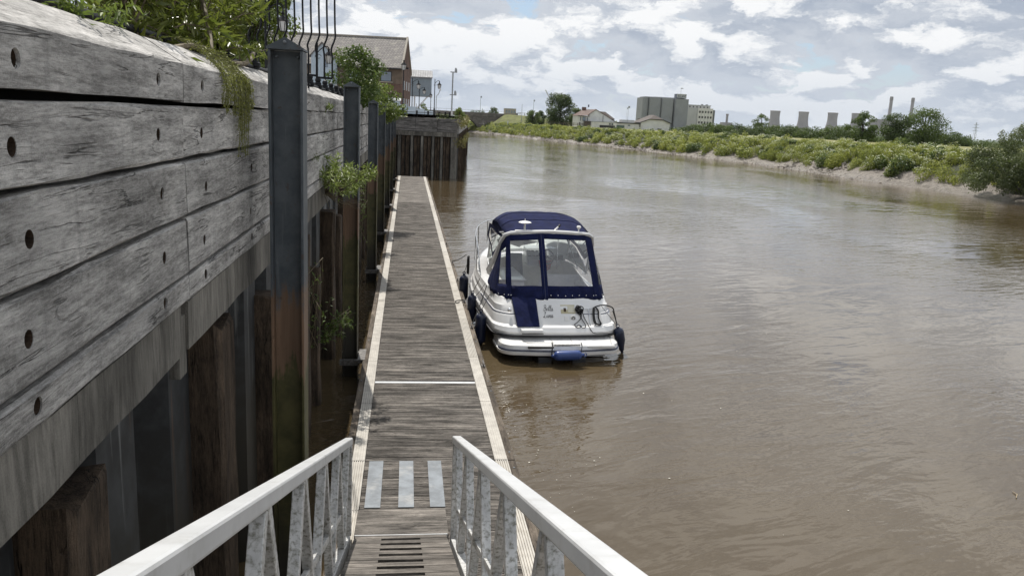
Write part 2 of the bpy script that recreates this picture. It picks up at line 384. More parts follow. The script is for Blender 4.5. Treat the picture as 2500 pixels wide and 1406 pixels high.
JO = [-5.6, -0.33, 4.97, 10.28, 15.6, 20.9, 26.2, 31.5, 36.8, 42.1, 47.4, 52.7, 58.0, 66.0]
ROWZ = [(4.548, 4.848), (4.208, 4.525), (3.862, 4.184), (3.694, 3.842)]
for k, (a, b) in enumerate(zip(JO[:-1], JO[1:])):
    near = k in (1, 2); seg = 14 if k < 4 else 5; g0, g1 = a + 0.012, b - 0.012
    hy = ([0.3, 2.93, 4.5] if k == 1 else [5.43, 6.98, 9.8]) if near else []
    jx = rnd.uniform(-0.008, 0.008)
    lift = 0.0 if k == 1 else -0.014
    sec = [(-1.3 + jx, 4.878 + lift), (-1.3 + jx, 5.085), (-1.312 + jx, 5.095), (-1.50, 5.225), (-1.60, 5.235), (-1.60, 4.878)]
    baulk('coping_baulk', sec, g0, g1, seg, 0.004, WOOD_WALL, wall, [(y, 4.975) for y in (hy if k == 1 else hy[::2])])
    for y in (hy if k == 1 else hy[::2]):
        q = MB(); q.lathe((-1.357, y, 4.975), [(0.031, -0.004), (0.031, 0.004), (0.014, 0.006), (0.014, 0.016)], 12, 'X'); q.tube([(-1.357, y, 4.975), (-1.306, y, 4.975)], .0342, 14, False); q.build('bolt', DARKHOLE, wall)
    for i, (z0, z1) in enumerate(ROWZ):
        jx = rnd.uniform(-0.012, 0.008); dz = rnd.uniform(-0.006, 0.004)
        sec = [(-1.3 + jx, z0 + 0.012), (-1.3 + jx, z1 - 0.012 + dz), (-1.312 + jx, z1 + dz), (-1.58, z1 + dz), (-1.58, z0), (-1.312 + jx, z0)]
        hs = [(y + rnd.uniform(-.06, .06), (z0 + z1) / 2 + rnd.uniform(-.03, .02)) for y in (hy if k == 1 or i in (1, 2, 3) else hy[::2])]
        baulk('wall_baulk', sec, g0 + rnd.uniform(-.006, .006), g1 + rnd.uniform(-.006, .006), seg, 0.0035, WOOD_WALL, wall, hs, -1.3 + jx)
        for y, z in hs:
            q = MB(); q.lathe((-1.357 + jx, y, z), [(0.031, -0.004), (0.031, 0.004), (0.014, 0.006), (0.014, 0.016)], 12, 'X'); q.tube([(-1.357 + jx, y, z), (-1.304 + jx, y, z)], .0342, 14, False); q.build('bolt', DARKHOLE, wall)
    sec = [(-1.315, 3.376), (-1.315, 3.678), (-1.33, 3.686), (-1.6, 3.686), (-1.6, 3.376)]
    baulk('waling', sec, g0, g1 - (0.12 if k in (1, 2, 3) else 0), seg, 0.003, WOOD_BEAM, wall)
    if k < 5: MB().box(-1.40, -1.335, b - 0.13, b + 0.02, 3.22, 3.60).build('packing_block', WOOD_BEAM, wall, bevel=0.006)
BACK = plain('dark_backing', (0.03, 0.028, 0.026), 0.95)
kind(MB().box(-2.05, -1.61, -5.6, 66.2, 3.375, 5.05).build('backing_board', BACK, wall))
def steel_mat(name, band=True):
    m, t = newmat(name); g = t.n('ShaderNodeNewGeometry').outputs['Position']
    z = t.n('ShaderNodeSeparateXYZ', {0: g}).outputs[2]; v = ocoord(t)
    st = t.noise(t.vmath('MULTIPLY', v, (14, 14, 0.7)), 1.0, 6.0, 0.6); nz = t.noise(v, 5.0, 7.0, 0.65)
    paint = t.mix(t.ramp(nz, 0.35, 0.7), (0.055, 0.066, 0.076), (0.095, 0.108, 0.118))
    paint = t.mix(t.ramp(st, 0.60, 0.78, 0.0, 0.6), paint, (0.26, 0.27, 0.27))
    rust = t.mix(t.ramp(st, 0.3, 0.7), (0.125, 0.075, 0.045), (0.21, 0.132, 0.082))
    alg = t.mix(t.ramp(nz, 0.3, 0.7), (0.05, 0.048, 0.016), (0.105, 0.095, 0.035))
    zz = t.math('ADD', z, t.math('ADD', t.math('MULTIPLY', t.math('SUBTRACT', nz, 0.5), 0.5), t.math('MULTIPLY', t.math('SUBTRACT', st, 0.5), 0.9)))
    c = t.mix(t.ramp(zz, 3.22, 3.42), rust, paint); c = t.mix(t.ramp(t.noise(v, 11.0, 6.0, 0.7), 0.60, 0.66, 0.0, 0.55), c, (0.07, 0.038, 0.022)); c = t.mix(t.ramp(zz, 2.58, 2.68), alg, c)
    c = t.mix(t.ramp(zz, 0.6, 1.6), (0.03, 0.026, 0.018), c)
    finish(t, c, 0.55, 0.0, nz, 0.5, 0.004); return m
def sheet_mat():
    m, t = newmat('sheet_pile_steel'); g = t.n('ShaderNodeNewGeometry').outputs['Position']
    z = t.n('ShaderNodeSeparateXYZ', {0: g}).outputs[2]; v = ocoord(t)
    st = t.noise(t.vmath('MULTIPLY', v, (9, 9, 0.45)), 1.0, 6.0, 0.62); nz = t.noise(v, 4.0, 7.0, 0.65)
    c = t.mix(t.ramp(nz, 0.35, 0.7), (0.017, 0.019, 0.021), (0.046, 0.050, 0.053))
    c = t.mix(t.ramp(st, 0.55, 0.68, 0.0, 0.75), c, (0.24, 0.25, 0.245))
    c = t.mix(t.ramp(t.noise(t.vmath('MULTIPLY', v, (8, 8, 0.5)), 1.3, 5.0), 0.60, 0.72, 0.0, 0.6), c, (0.16, 0.085, 0.045))
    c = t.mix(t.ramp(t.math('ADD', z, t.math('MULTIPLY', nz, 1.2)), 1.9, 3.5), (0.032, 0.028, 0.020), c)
    finish(t, c, 0.6, 0.0, nz, 0.5, 0.004); return m
STEEL, SHEET = steel_mat('guide_pile_steel'), sheet_mat()
def trough(xf, xb):
    b = MB(); w_ = 1.33; pr = [(xb, -w_ / 2), (xb, -0.50), (xf, -0.38), (xf, 0.22), (xb, 0.34), (xb, w_ / 2 - 0.002)]
    b.grid([[(x, y, -1.2) for x, y in pr], [(x, y, 3.372) for x, y in pr]]); return b
sp0 = None
for i in range(52):
    y = -2.0 + i * 1.33
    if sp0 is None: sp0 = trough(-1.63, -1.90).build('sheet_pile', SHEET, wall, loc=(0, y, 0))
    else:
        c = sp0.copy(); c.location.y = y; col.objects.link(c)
for i, (y, dz, wd) in enumerate([(1.05, 0.1, .4), (3.55, -0.02, .46), (6.36, 0.02, .50), (9.0, -0.35, .42), (11.65, -0.1, .44), (13.2, -.8, .3), (15.9, -0.2, .42), (17.6, -.5, .3), (20.0, 0, .42), (22.3, -.4, .4), (25.1, 0, .4), (27.6, -.3, .36), (29.6, 0, .4), (32.8, 0, .4), (35.4, -.2, .4), (38.2, 0, .4), (42.6, 0, .4), (46.0, 0, .4), (52.0, 0, .4), (56.0, 0, .4), (61.5, 0, .4)]):
    z1 = 3.17 + dz; rows = []
    for k in range(9):
        f = k / 8; z = -1 + (z1 + 1) * f; s = 1 - 0.06 * f; q = 0.008
        ring = [(-0.2, -wd / 2), (0.15, -wd / 2), (0.19, -wd / 2 + 0.05), (0.19, wd / 2 - 0.04), (0.16, wd / 2), (-0.2, wd / 2)]
        rows.append([(x * s + rnd.gauss(0, q), yy * s + rnd.gauss(0, q), z + (rnd.gauss(0, 0.02) if k == 8 else 0)) for x, yy in ring])
    b = MB(); b.grid(rows, close=True); b.f.append((0, 1, 2, 3, 4, 5)); b.f.append(tuple(48 + k for k in range(5, -1, -1)))
    b.build('timber_pile', WOOD_PILE, wall, loc=(-1.56, y, 0))
# end wall across the head of the berth and the return beyond it
endw = thing('quay_end_wall', 'timber baulk wall across the far end of the walkway over upright piles', 'quay wall')
Y0 = 66.05
ZR = [(4.50, 4.80), (4.20, 4.48), (3.92, 4.18), (3.72, 3.90), ]
for a, b in ((-1.28, 0.6), (0.62, 2.35), (2.37, 3.95)):
    for z0, z1 in ZR:
        baulk('wall_baulk', [(Y0 + 0.0, z0), (Y0, z1), (Y0 + .3, z1), (Y0 + .3, z0)], a + rnd.uniform(0, .02), b, 4, 0.006, WOOD_WALL_X, endw, axis='X').location = ((a + b) / 2, Y0 + .15 + rnd.uniform(-.015, .015), (z0 + z1) / 2)
o = baulk('waling', [(Y0 - .05, 3.36), (Y0 - .05, 3.70), (Y0 + .3, 3.70), (Y0 + .3, 3.36)], -1.28, 3.97, 6, 0.004, WOOD_BEAM, endw, axis='X'); o.location = (1.34, Y0 + .12, 3.53)
px = -1.1
for i in range(18):
    wd = rnd.choice([.16, .2, .24, .3]); pale = i % 3 == 1
    MB().box(px, px + wd, Y0 + (0.0 if pale else 0.14), Y0 + 0.34, -1, 3.355).build('upright_pile', WOOD_BEAM if pale else WOOD_PILE, endw, bevel=0.01)
    px += wd + rnd.uniform(0.04, 0.1)
    if px > 3.75: break
kind(MB().box(-1.28, 3.9, Y0 + .35, Y0 + .5, -1, 4.7).build('backing_board', BACK, endw))
MB().box(3.72, 3.98, Y0 + .02, Y0 + .32, -1, 3.355).build('corner_pile', WOOD_BEAM, endw, bevel=0.01)
retw = thing('quay_return_wall', 'overgrown timber return wall leading upriver past the walkway end', 'quay wall')
for i in range(9):
    a = i / 9; x = 3.98 + 4.5 * a; y = 66.4 + 54 * a; x2 = 3.98 + 4.5 * (i + 1) / 9; y2 = 66.4 + 54 * (i + 1) / 9
    for z0, z1 in ((4.45, 4.82), (4.03, 4.42), (3.62, 4.0)):
        MB().bar((x, y + .02, (z0 + z1) / 2), (x2, y2 - .02, (z0 + z1) / 2), 0.3, z1 - z0).build('wall_baulk', WOOD_WALL, retw)
    for j in range(3):
        f = (j + .5) / 3; MB().box(-.14, .14, -.14, .14, -1, 3.6).build('upright_pile', WOOD_PILE, retw, loc=(x + (x2 - x) * f + .25, y + (y2 - y) * f, 0))
    MB().bar((x - .05, y, 1.3), (x2 - .05, y2, 1.3), 0.1, 4.6).build('sheet_pile', SHEET, retw)
STONE = plain('river_stone', (0.17, 0.15, 0.125), 0.9, var=0.4, scale=1.5, bump=0.03, dirt=(0.06, 0.055, 0.05), dscale=0.5)
upw = MB()
for a, b in (((8.5, 120.5), (14.2, 202)), ((14.2, 202), (19.6, 290)), ((19.6, 290), (19.9, 306))): upw.bar((*a, 1.9), (*b, 1.9), 0.5, 5.8)
tag(upw.build('stone_river_wall', STONE), 'distant stone river wall running up to the arched bridge', 'river wall')

# ------------------------------------------------------------------ guide piles
def guide_pile(y, top, label):
    t = thing('guide_pile', label, 'steel pile', (-0.985, y, 0), 0, 'steel guide piles along the walkway')
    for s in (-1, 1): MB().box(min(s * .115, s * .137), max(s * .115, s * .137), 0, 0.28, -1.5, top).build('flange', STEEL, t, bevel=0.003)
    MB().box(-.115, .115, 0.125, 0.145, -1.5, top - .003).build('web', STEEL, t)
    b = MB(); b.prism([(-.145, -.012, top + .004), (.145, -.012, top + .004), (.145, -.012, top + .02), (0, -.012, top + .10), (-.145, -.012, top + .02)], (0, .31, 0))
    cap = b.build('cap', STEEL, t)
    MB().lathe((0, -.012, top + .06), [(.014, 0), (.014, -.010), (.008, -.018)], 8, 'Y').build('cap_bolt', GALV, cap)
    for s in (-1, 1): MB().lathe((s * .085, .124, top - .045), [(.013, 0), (.013, -.012), (.007, -.02)], 8, 'Y').build('bolt', GALV, t)
for y, top, l in [(6.81, 5.32, 'nearest and broadest steel guide pile with a gabled cap, by the gangway'),
                  (14.55, 5.30, 'second steel guide pile, standing just behind the leafy wall plant'),
                  (23.46, 5.16, 'third steel guide pile along the walkway, half hidden by the second one'),
                  (31.3, 5.22, 'fourth steel guide pile along the walkway, right after the third one'),
                  (40.7, 5.24, 'fifth steel guide pile along the walkway, rusty below the middle'),
                  (49.9, 5.2, 'sixth steel guide pile along the walkway, next to last before the end wall'),
                  (58.6, 5.18, 'last steel guide pile, closest to the end wall')]: guide_pile(y, top, l)

# ------------------------------------------------------------------ floating walkway
dock = thing('floating_walkway', 'long floating timber walkway with pale edge strips beside the quay wall', 'walkway')
FLOAT = plain('dark_float', (0.045, 0.04, 0.035), 0.8, var=0.4, scale=3)
kind(MB().box(-.73, 1.50, 3.5, 61.2, -.35, .37).build('float', FLOAT, dock))
bmesh_board = None
def board_mesh(seed, L=1.69, wd=0.111, th=0.03):
    r_ = random.Random(seed); b = MB(); n = 4
    prof = [(-wd / 2, 0), (-wd / 2, th - .004), (-wd / 2 + .005, th)]
    for g in (-.028, 0, .028): prof += [(g - .006, th), (g - .004, th - .004), (g + .004, th - .004), (g + .006, th)]
    prof += [(wd / 2 - .005, th), (wd / 2, th - .004), (wd / 2, 0)]; m_ = len(prof)
    b.grid([[(-L / 2 + L * i / n, y, z + (r_.gauss(0, .0012) if z > 0.01 else 0)) for y, z in prof] for i in range(n + 1)])
    b.f.append(tuple(range(m_))); b.f.append(tuple(n * m_ + k for k in range(m_ - 1, -1, -1))); return b.mesh('deck_board')
bmeshes = [board_mesh(s) for s in range(5)]
for me in bmeshes: me.materials.append(WOOD_DECK)
PITCH = 0.122; cnt = 0; rest = MB(); y = 5.63
while y < 61.1:
    if abs(y - 13.03) < 0.06: y += PITCH; continue
    if cnt < 300:
        o = link('deck_board', bmeshes[cnt % 5], None, dock); o.location = (0.385 + rnd.uniform(-.004, .004), y, 0.41 + rnd.uniform(-.003, .003)); o.rotation_euler = (0, 0, rnd.uniform(-.0015, .0015) + (math.pi if rnd.random() < .5 else 0))
        cnt += 1
    else: rest.box(-.46, 1.23, y - .056, y + .056, .41, .44 + rnd.uniform(-.003, .003))
    y += PITCH
kind(rest.build('far_deck_boards', WOOD_DECK, dock), 'stuff')
MB().box(-.46, 1.23, 12.985, 13.07, .40, .446).build('joint_strip', ALU, dock)
MB().box(-.46, 1.405, 9.865, 9.885, .40, .436).build('joint_gap', BACK, dock)
PANEL = plain('pale_edge_panel', (0.43, 0.405, 0.36), 0.7, var=0.12, scale=5, dirt=(0.30, 0.27, 0.22), dirt_at=(0.52, 0.75), rnd=0.10)
def dimple_mat():
    m, t = newmat('dimpled_edge_panel'); c = t.n('ShaderNodeTexCoord').outputs['Object']
    vr = t.n('ShaderNodeTexVoronoi', {'Vector': t.vmath('MULTIPLY', c, (1, 1, 0)), 'Scale': 32.0, 'Randomness': 0.0}).outputs[0]
    h = t.ramp(vr, 0.22, 0.42, 1.0, 0.0); nz = t.noise(ocoord(t), 5.0, 6.0)
    cc = t.mix(t.ramp(nz, 0.3, 0.7), (0.38, 0.355, 0.315), (0.52, 0.49, 0.435))
    finish(t, cc, 0.6, 0.1, h, 1.0, 0.008); return m
DIMPLE = dimple_mat()
def edge_panel(x0, x1, y0, y1, ribbed):
    b = MB(); 
    if ribbed:
        pr = []; n = 6
        for i in range(n):
            a = x0 + (x1 - x0) * i / n; c = x0 + (x1 - x0) * (i + 1) / n; g = (c - a) * .27
            pr += [(a, .431), (a + g, .431), (a + g + .002, .447), (c - .002, .447)]
        pr += [(x1, .447), (x1, .40)]; pr = [(x0, .40)] + pr
        yc = (y0 + y1) / 2
        b.grid([[(x, y0, z) for x, z in pr], [(x, y1, z) for x, z in pr]]); b.f.append(tuple(range(len(pr))))
    else: b.box(x0, x1, y0, y1, .40, .446)
    b.build('edge_panel', PANEL if ribbed else DIMPLE, dock)
def run(x0, x1, cuts):
    for (a, r1), (b, _) in zip(cuts[:-1], cuts[1:]): edge_panel(x0, x1, a + .006, b - .006, r1)
run(1.236, 1.408, [(3.6, True), (5.2, True), (7.0, True), (8.5, True), (9.86, False), (12.1, False), (14.5, True), (17.5, True), (20.5, True), (23.5, True), (26.6, False), (29, True), (32, True), (35, False), (38, True), (41, True), (45, False), (49, True), (53, True), (57, False), (61.1, 0)])
run(-.630, -.466, [(3.6, True), (5.2, True), (7.0, True), (8.5, True), (9.86, False), (12.0, False), (14.2, False), (16.6, False), (18.4, True), (19.2, False), (20.6, False), (23, True), (26.2, False), (28, True), (30.5, False), (32, True), (35, False), (38, True), (41, False), (45, True), (49, True), (53, False), (57, True), (61.1, 0)])
for x0, x1 in ((-.735, -.638), (1.416, 1.512)):
    y = 3.6
    while y < 61:
        L = min(rnd.choice([2.4, 3.0]), 61.1 - y) if y > 9 else (2.45 if y < 8 else 1.37)
        if L < .3: break
        o = MB().box(x0, x1, y + .008, y + L - .008, .16, .437 + rnd.uniform(-.006, .004)).build('fender_timber', WOOD_EDGE, dock, bevel=0.008)
        for k in (0.25, L - .25) if y < 30 else ():
            MB().lathe(((x0 + x1) / 2, y + k, .436), [(.014, 0), (.014, .006), (.007, .010)], 8).build('bolt', GALV, o)
        y += L
for x0, x1 in ((-.405, -.225), (-.02, .16), (.345, .52)):
    MB().prism([(x0, 8.55, .447), (x1, 8.55, .447), (x1, 9.82, .447), (x0, 9.82, .447)], (0, 0, .008)).build('landing_plate', GALV, dock)
CLEAT = plain('cleat_steel', (0.20, 0.19, 0.18), 0.4, 0.7, var=0.4, scale=20)
def cleat(x, y):
    b = MB(); b.box(-.03, .03, -.06, .06, 0, .012); b.tube([(0, -.035, .01), (0, -.035, .055)], .012); b.tube([(0, .035, .01), (0, .035, .055)], .012)
    b.tube([(0, -.13, .066), (0, -.06, .058), (0, .06, .058), (0, .13, .066)], [.010, .015, .015, .010]); b.build('cleat', CLEAT, dock, smooth=True, loc=(x, y, .44))
for x, y in ((1.46, 14.0), (1.46, 16.75), (1.46, 19.2), (1.46, 21.9), (1.46, 24.6), (1.46, 28.5), (1.46, 34), (1.46, 40)): cleat(x, y)
for y in (6.81, 14.55, 23.46, 31.3, 40.7, 49.9, 58.6):
    if y < 8.5: continue
    b = MB(); b.box(-1.16, -.82, y - .16, y - .06, .30, .40); b.box(-.83, -.70, y - .24, y + .45, .37, .441); b.box(-1.16, -.82, y + .36, y + .44, .30, .40)
    b.build('guide_bracket', CLEAT, dock)

# ------------------------------------------------------------------ gangway down to the walkway
gang = thing('gangway', 'sloping aluminium gangway with white handrails and dirty truss bars', 'gangway')
SL = 0.3716
def zf(y): return 0.58 + SL * (7.7 - y)
YA, YB = -2.4, 7.96
for s, xi, YB, wd in ((-1, -.50, 7.96, .082), (1, .512, 7.63, .09)):
    xo = xi + s * wd; xc = (xi + xo) / 2; zt = (lambda y: 1.545 + SL * (7.97 - y)) if s < 0 else (lambda y: 1.700 + .3524 * (7.63 - y))
    MB().bar((xc, YA, zt(YA) - .037), (xc, YB, zt(YB) - .037), wd, .074).build('handrail', ALU, gang, bevel=0.012)
    MB().bar((xc, YA, zf(YA) - .06), (xc, YB - .3, zf(YB - .3) - .06), .08, .12).build('bottom_rail', ALU_DIRTY, gang, bevel=0.006)
    MB().bar((xc, YA, zf(YA) + .36), (xc, YB - .42, zf(YB - .42) + .36), .035, .05).build('middle_rail', ALU_DIRTY, gang, bevel=0.004)
    MB().bar((xc, YB - .05, zt(YB) - .07), (xc, YB - .10, .50), .075, .06, (0, 1, 0)).build('end_post', ALU_DIRTY, gang, bevel=0.005)
    yn = 7.62 if s < 0 else 7.30
    while yn > -1.6:
        top = (xc, yn, zt(yn) - .07)
        for dy in (-.52, .52):
            yb = yn + dy
            if yb > 7.75 or (dy > 0 and yn > 7.2): continue
            MB().bar((xc, yn + dy * .06, zt(yn) - .072), (xc, yb, zf(yb) + .0), .062, .062, (0, 1, 0)).build('truss_bar', ALU_DIRTY, gang, bevel=0.005)
        yn -= 1.16
def sloped(name, x0, x1, y0, y1, m, th=.035, dz=0.0, bev=0.0):
    b = MB(); b.prism([(x0, y0, zf(y0) + dz - th), (x0, y1, zf(y1) + dz - th), (x0, y1, zf(y1) + dz), (x0, y0, zf(y0) + dz)], (x1 - x0, 0, 0)); return b.build(name, m, gang, bevel=bev)
y = 7.66; k = 0
while y > -2.2:
    sloped('deck_board', -.455, .485, y - .165, y - .003, WOOD_DECK)
    sloped('deck_board', -.455, -.18, y - .268, y - .170, WOOD_DECK, dz=-.002); sloped('deck_board', .21, .485, y - .268, y - .170, WOOD_DECK, dz=-.002)
    y -= .272
sloped('end_strip', -.46, .50, 7.665, 7.71, ALU, dz=.004)
for i in range(3):
    y0 = 7.72 + i * .25; y1 = y0 + .246; za = lambda y: .565 - .09 * (y - 7.72) / .75
    b = MB(); b.prism([(-.47, y0, za(y0) - .03), (-.47, y1, za(y1) - .03), (-.47, y1, za(y1)), (-.47, y0, za(y0))], (.985, 0, 0)); b.build('flap_board', WOOD_DECK, gang)
# ------------------------------------------------------------------ moored cabin cruiser (local frame: x starboard, y forward, z up, origin at stern waterline)
BOAT = thing('cabin_cruiser', 'white motor cruiser with a navy canvas top and clear windows, moored beside the walkway', 'boat', (3.28, 15.3, 0), R(3.5))
def bw(x, y, z): return BOAT_M @ Vector((x, y, z))
BOAT_M = Matrix.Translation((3.28, 15.3, 0)) @ Matrix.Rotation(R(3.5), 4, 'Z')
GEL = plain('white_gelcoat', (0.76, 0.755, 0.74), 0.22, var=0.03, scale=2.5, dirt=(0.60, 0.58, 0.53), dirt_at=(0.60, 0.85), dscale=2.0, **{'Coat Weight': 0.4})
HULLW = plain('hull_white', (0.66, 0.655, 0.645), 0.3, var=0.06, scale=2.5, dirt=(0.40, 0.37, 0.31), dirt_at=(0.52, 0.8))
def hull_mat():
    m, t = newmat('hull_sides'); z = t.n('ShaderNodeSeparateXYZ', {0: t.n('ShaderNodeTexCoord').outputs['Object']}).outputs[2]
    nz = t.noise(ocoord(t), 3.0, 6.0)
    zz = t.math('ADD', z, t.math('MULTIPLY', nz, 0.05))
    c = t.mix(t.ramp(zz, 0.20, 0.42), (0.36, 0.31, 0.22), (0.66, 0.655, 0.645)); c = t.mix(t.ramp(zz, 0.18, 0.21), (0.022, 0.024, 0.03), c)
    finish(t, c, 0.3); return m
HULL = hull_mat()
CANVAS = plain('navy_canvas', (0.0095, 0.0135, 0.052), 0.9, var=0.25, scale=6, bump=0.02, **{'Specular IOR Level': 0.15})
RUBB = plain('black_rubber', (0.015, 0.015, 0.017), 0.5, var=0.2)
STAIN = plain('stainless_tube', (0.75, 0.76, 0.77), 0.16, 0.95, var=0.04)
NAVY = plain('navy_stripe', (0.018, 0.026, 0.075), 0.35)
def clear(name, tint, gloss=0.14, haze=0.06, hz=(0.6, 0.62, 0.65)):
    m, t = newmat(name)
    tr = t.n('ShaderNodeBsdfTransparent', {'Color': (*tint, 1)}); gl = t.n('ShaderNodeBsdfGlossy', {'Color': (1, 1, 1, 1), 'Roughness': 0.05})
    df = t.n('ShaderNodeBsdfDiffuse', {'Color': (*hz, 1)})
    fr = t.n('ShaderNodeFresnel', {'IOR': 1.45}).outputs[0]
    a = t.n('ShaderNodeMixShader', {0: haze, 1: tr, 2: df}); b = t.n('ShaderNodeMixShader', {0: t.math('MULTIPLY', fr, 1.0, clamp=True), 1: a, 2: gl})
    t.n('ShaderNodeOutputMaterial', {'Surface': b}); return m
VINYL = clear('clear_vinyl', (0.88, 0.89, 0.90), haze=0.17, hz=(0.74, 0.76, 0.79))
GLASS = clear('windshield_glass', (0.80, 0.88, 0.86), haze=0.03)
def outline(ys, hb, yb, r, conv=0.08, ym=3.6, ex=2.3, ns=7, nc=7, nb=16, side=0.0):
    h = []
    xs = hb - r
    for i in range(ns): x = xs * i / ns; h.append((x, ys + conv * (x / hb) ** 2))
    yc = ys + conv * (xs / hb) ** 2
    for i in range(nc): a = math.pi / 2 * i / nc; h.append((xs + r * math.sin(a), yc + r - r * math.cos(a)))
    y0 = yc + r
    for i in range(nb + 1):
        f = i / nb; y = y0 + (yb - y0) * (1 - (1 - f) ** 1.25)
        k = 1.0 if y < ym else max(0.0, 1 - ((y - ym) / (yb - ym)) ** ex)
        s = 1 + side * math.sin(max(0, min(1, (y - y0) / (2 * (ym - y0)))) * math.pi)
        h.append((hb * k * s, y))
    return h + [(-x, y) for x, y in h[-2:0:-1]]
def ring(z, rise, *a, **k): return [(x, y, z + rise * max(0, y - 1.2) ** 2) for x, y in outline(*a, **k)]
SIDE = dict(side=0.035)
rl = [ring(-.35, .012, .98, .50, 6.3, .2), ring(0, .006, .92, 1.08, 7.1, .28), ring(.30, .008, .86, 1.22, 7.6, .35), ring(.46, .0105, .66, 1.345, 8.05, .5, **SIDE)]
b = MB(); b.grid(rl, close=True); b.f.append(tuple(range(len(rl[0])))); b.build('hull', HULL, BOAT, smooth=True, angle=30)
b = MB(); b.grid([ring(.455, .0105, .665, 1.345, 8.05, .5, **SIDE), ring(.46, .0105, .625, 1.385, 8.10, .52, **SIDE), ring(.492, .0105, .625, 1.385, 8.10, .52, **SIDE), ring(.496, .0105, .67, 1.345, 8.05, .5, **SIDE)], close=True)
b.build('rub_rail', RUBB, BOAT, smooth=True, angle=30)
up_r = [ring(.495, .0105, .665, 1.345, 8.05, .5, **SIDE), ring(.57, .0105, .64, 1.365, 8.06, .52, **SIDE), ring(.655, .0102, .70, 1.36, 8.02, .52, **SIDE), ring(.685, .0100, .80, 1.325, 7.95, .50, **SIDE),
        ring(.83, .009, .90, 1.315, 7.9, .50, **SIDE), ring(.87, .009, .93, 1.305, 7.88, .50, **SIDE), ring(.90, .009, .98, 1.275, 7.85, .48, **SIDE), ring(1.02, .008, 1.06, 1.27, 7.8, .46, **SIDE), ring(1.05, .008, 1.10, 1.25, 7.75, .46, **SIDE), ring(1.16, .0075, 1.20, 1.235, 7.7, .46, **SIDE), ring(1.185, .007, 1.25, 1.20, 7.6, .45, **SIDE)]
def inner(hb, ys, yb, z0):
    return [(x, y, z0 + 0.30 * max(0, min(1, (y - 2.2) / 1.4)) ** 1.5 * (1 if y < 9 else 1)) for x, y in outline(ys, hb, yb, .35, ym=3.3, ex=2.4)]
deck1 = inner(1.06, 1.36, 5.1, 1.20); deck2 = inner(1.02, 1.40, 5.0, 1.19)
b = MB(); b.grid(up_r + [deck1, deck2], close=True); b.build('deck_moulding', GEL, BOAT, smooth=True, angle=28)
FLOORM = plain('cockpit_liner', (0.72, 0.70, 0.67), 0.5, var=0.06)
b = MB(); bot = [(x * .97, y * .985 + .02, .62) for x, y, z in deck2]; b.grid([deck2, bot], close=True); b.f.append(tuple(range(len(bot) * 1, len(bot) * 2)))
b.build('cockpit_liner', FLOORM, BOAT, smooth=True, angle=30)
# thin dark styling line round the stern quarters
for sg in (-1, 1):
    b = MB(); pr = [p for p in ring(.885, .009, .955, 1.297, 7.86, .49, **SIDE) if p[0] * sg > 0.52 and p[1] < 3.2]
    pr.sort(key=lambda p: (p[1] if abs(p[0]) > 1.0 else -5 + abs(p[0])))
    b.tube([(p[0] * 1.004, p[1] - .006, p[2]) for p in pr], .009, 6); b.build('side_stripe', NAVY, BOAT, smooth=True)
# ---- swim platform
def plat(z, ins, y0=.22): return [(x, max(y, -9), z) for x, y in [(p[0], min(p[1], 1.25)) for p in outline(y0 + ins, 1.30 - ins, 4.0, .34 - ins * .5, conv=.16, ym=3.9)] if True]
pl_r = [plat(.17, .03), plat(.19, .0), plat(.255, -.012), plat(.262, .012), plat(.30, .012), plat(.375, .03), plat(.415, .08), plat(.42, .10)]
b = MB(); b.grid(pl_r, close=True); b.f.append(tuple(range(len(pl_r[0])))); b.f.append(tuple(range(len(pl_r[0]) * 7, len(pl_r[0]) * 8)))
b.build('swim_platform', GEL, BOAT, smooth=True, angle=28)
b = MB()
for zz in (.272, .292): b.tube([p for p in (lambda q: [q[i] for i in list(range(len(q) - 14, len(q))) + list(range(0, 15))])(plat(zz, .004))], .0075, 6)
b.build('platform_stripe', NAVY, BOAT, smooth=True)
SEAM = plain('seam_line', (0.30, 0.29, 0.27), 0.7)  # dark grey joint lines between the platform panels
b = MB()
for x0, x1 in ((-.74, -.84), (-.18, -.20), (.22, .28), (1.06, 1.18)): b.bar((x1, .86, .4215), (x0, .37, .4215), .010, .004)
b.bar((-.74, .37, .4215), (-.18, .34, .4215), .010, .004)
b.build('deck_seam', SEAM, BOAT)
MB().box(-.74, -.20, .245, .30, .335, .372).build('locker_slot', BACK, BOAT, bevel=.005)
MB().box(-.56, -.42, .47, .485, .42, .428).build('locker_handle', STAIN, BOAT)
b = MB(); b.box(.52, 1.12, .262, .33, .33, .385); b.build('ladder_recess', GEL, BOAT, bevel=.012)
b = MB(); b.tube([(-.22, .30, .39), (.40, .30, .39)], .012, 8); b.build('folded_ladder', STAIN, BOAT, smooth=True)
# ---- transom fittings
def ysurf(z): return float(np.interp(z, [.495, .57, .655, .685, .83, .87, .90, 1.02, 1.05, 1.16, 1.185], [.665, .64, .70, .80, .90, .93, .98, 1.06, 1.10, 1.20, 1.25]))
def ts(x, z, off=0.0): return Vector((x, ysurf(z) + .08 * (x / 1.3) ** 2 - off, z))
def patch(x0, x1, z0, z1, off, nx=6, nz=8):
    b = MB(); b.grid([[tuple(ts(x0 + (x1 - x0) * i / nx, z0 + (z1 - z0) * j / nz, off)) for i in range(nx + 1)] for j in range(nz + 1)]); return b
b = MB(); zz = [.675, .80, .95, 1.06, 1.2]
dr = [[(x, ts(0, z, .0).y - .028 - .0 * i, z) for i, x in enumerate(np.linspace(-.88 - (z - .675) * .13, -.41 - (z - .675) * .03, 7))] for z in zz]
dr = [[(x, max(.72, y - .02), z) for x, y, z in r] for r in dr]
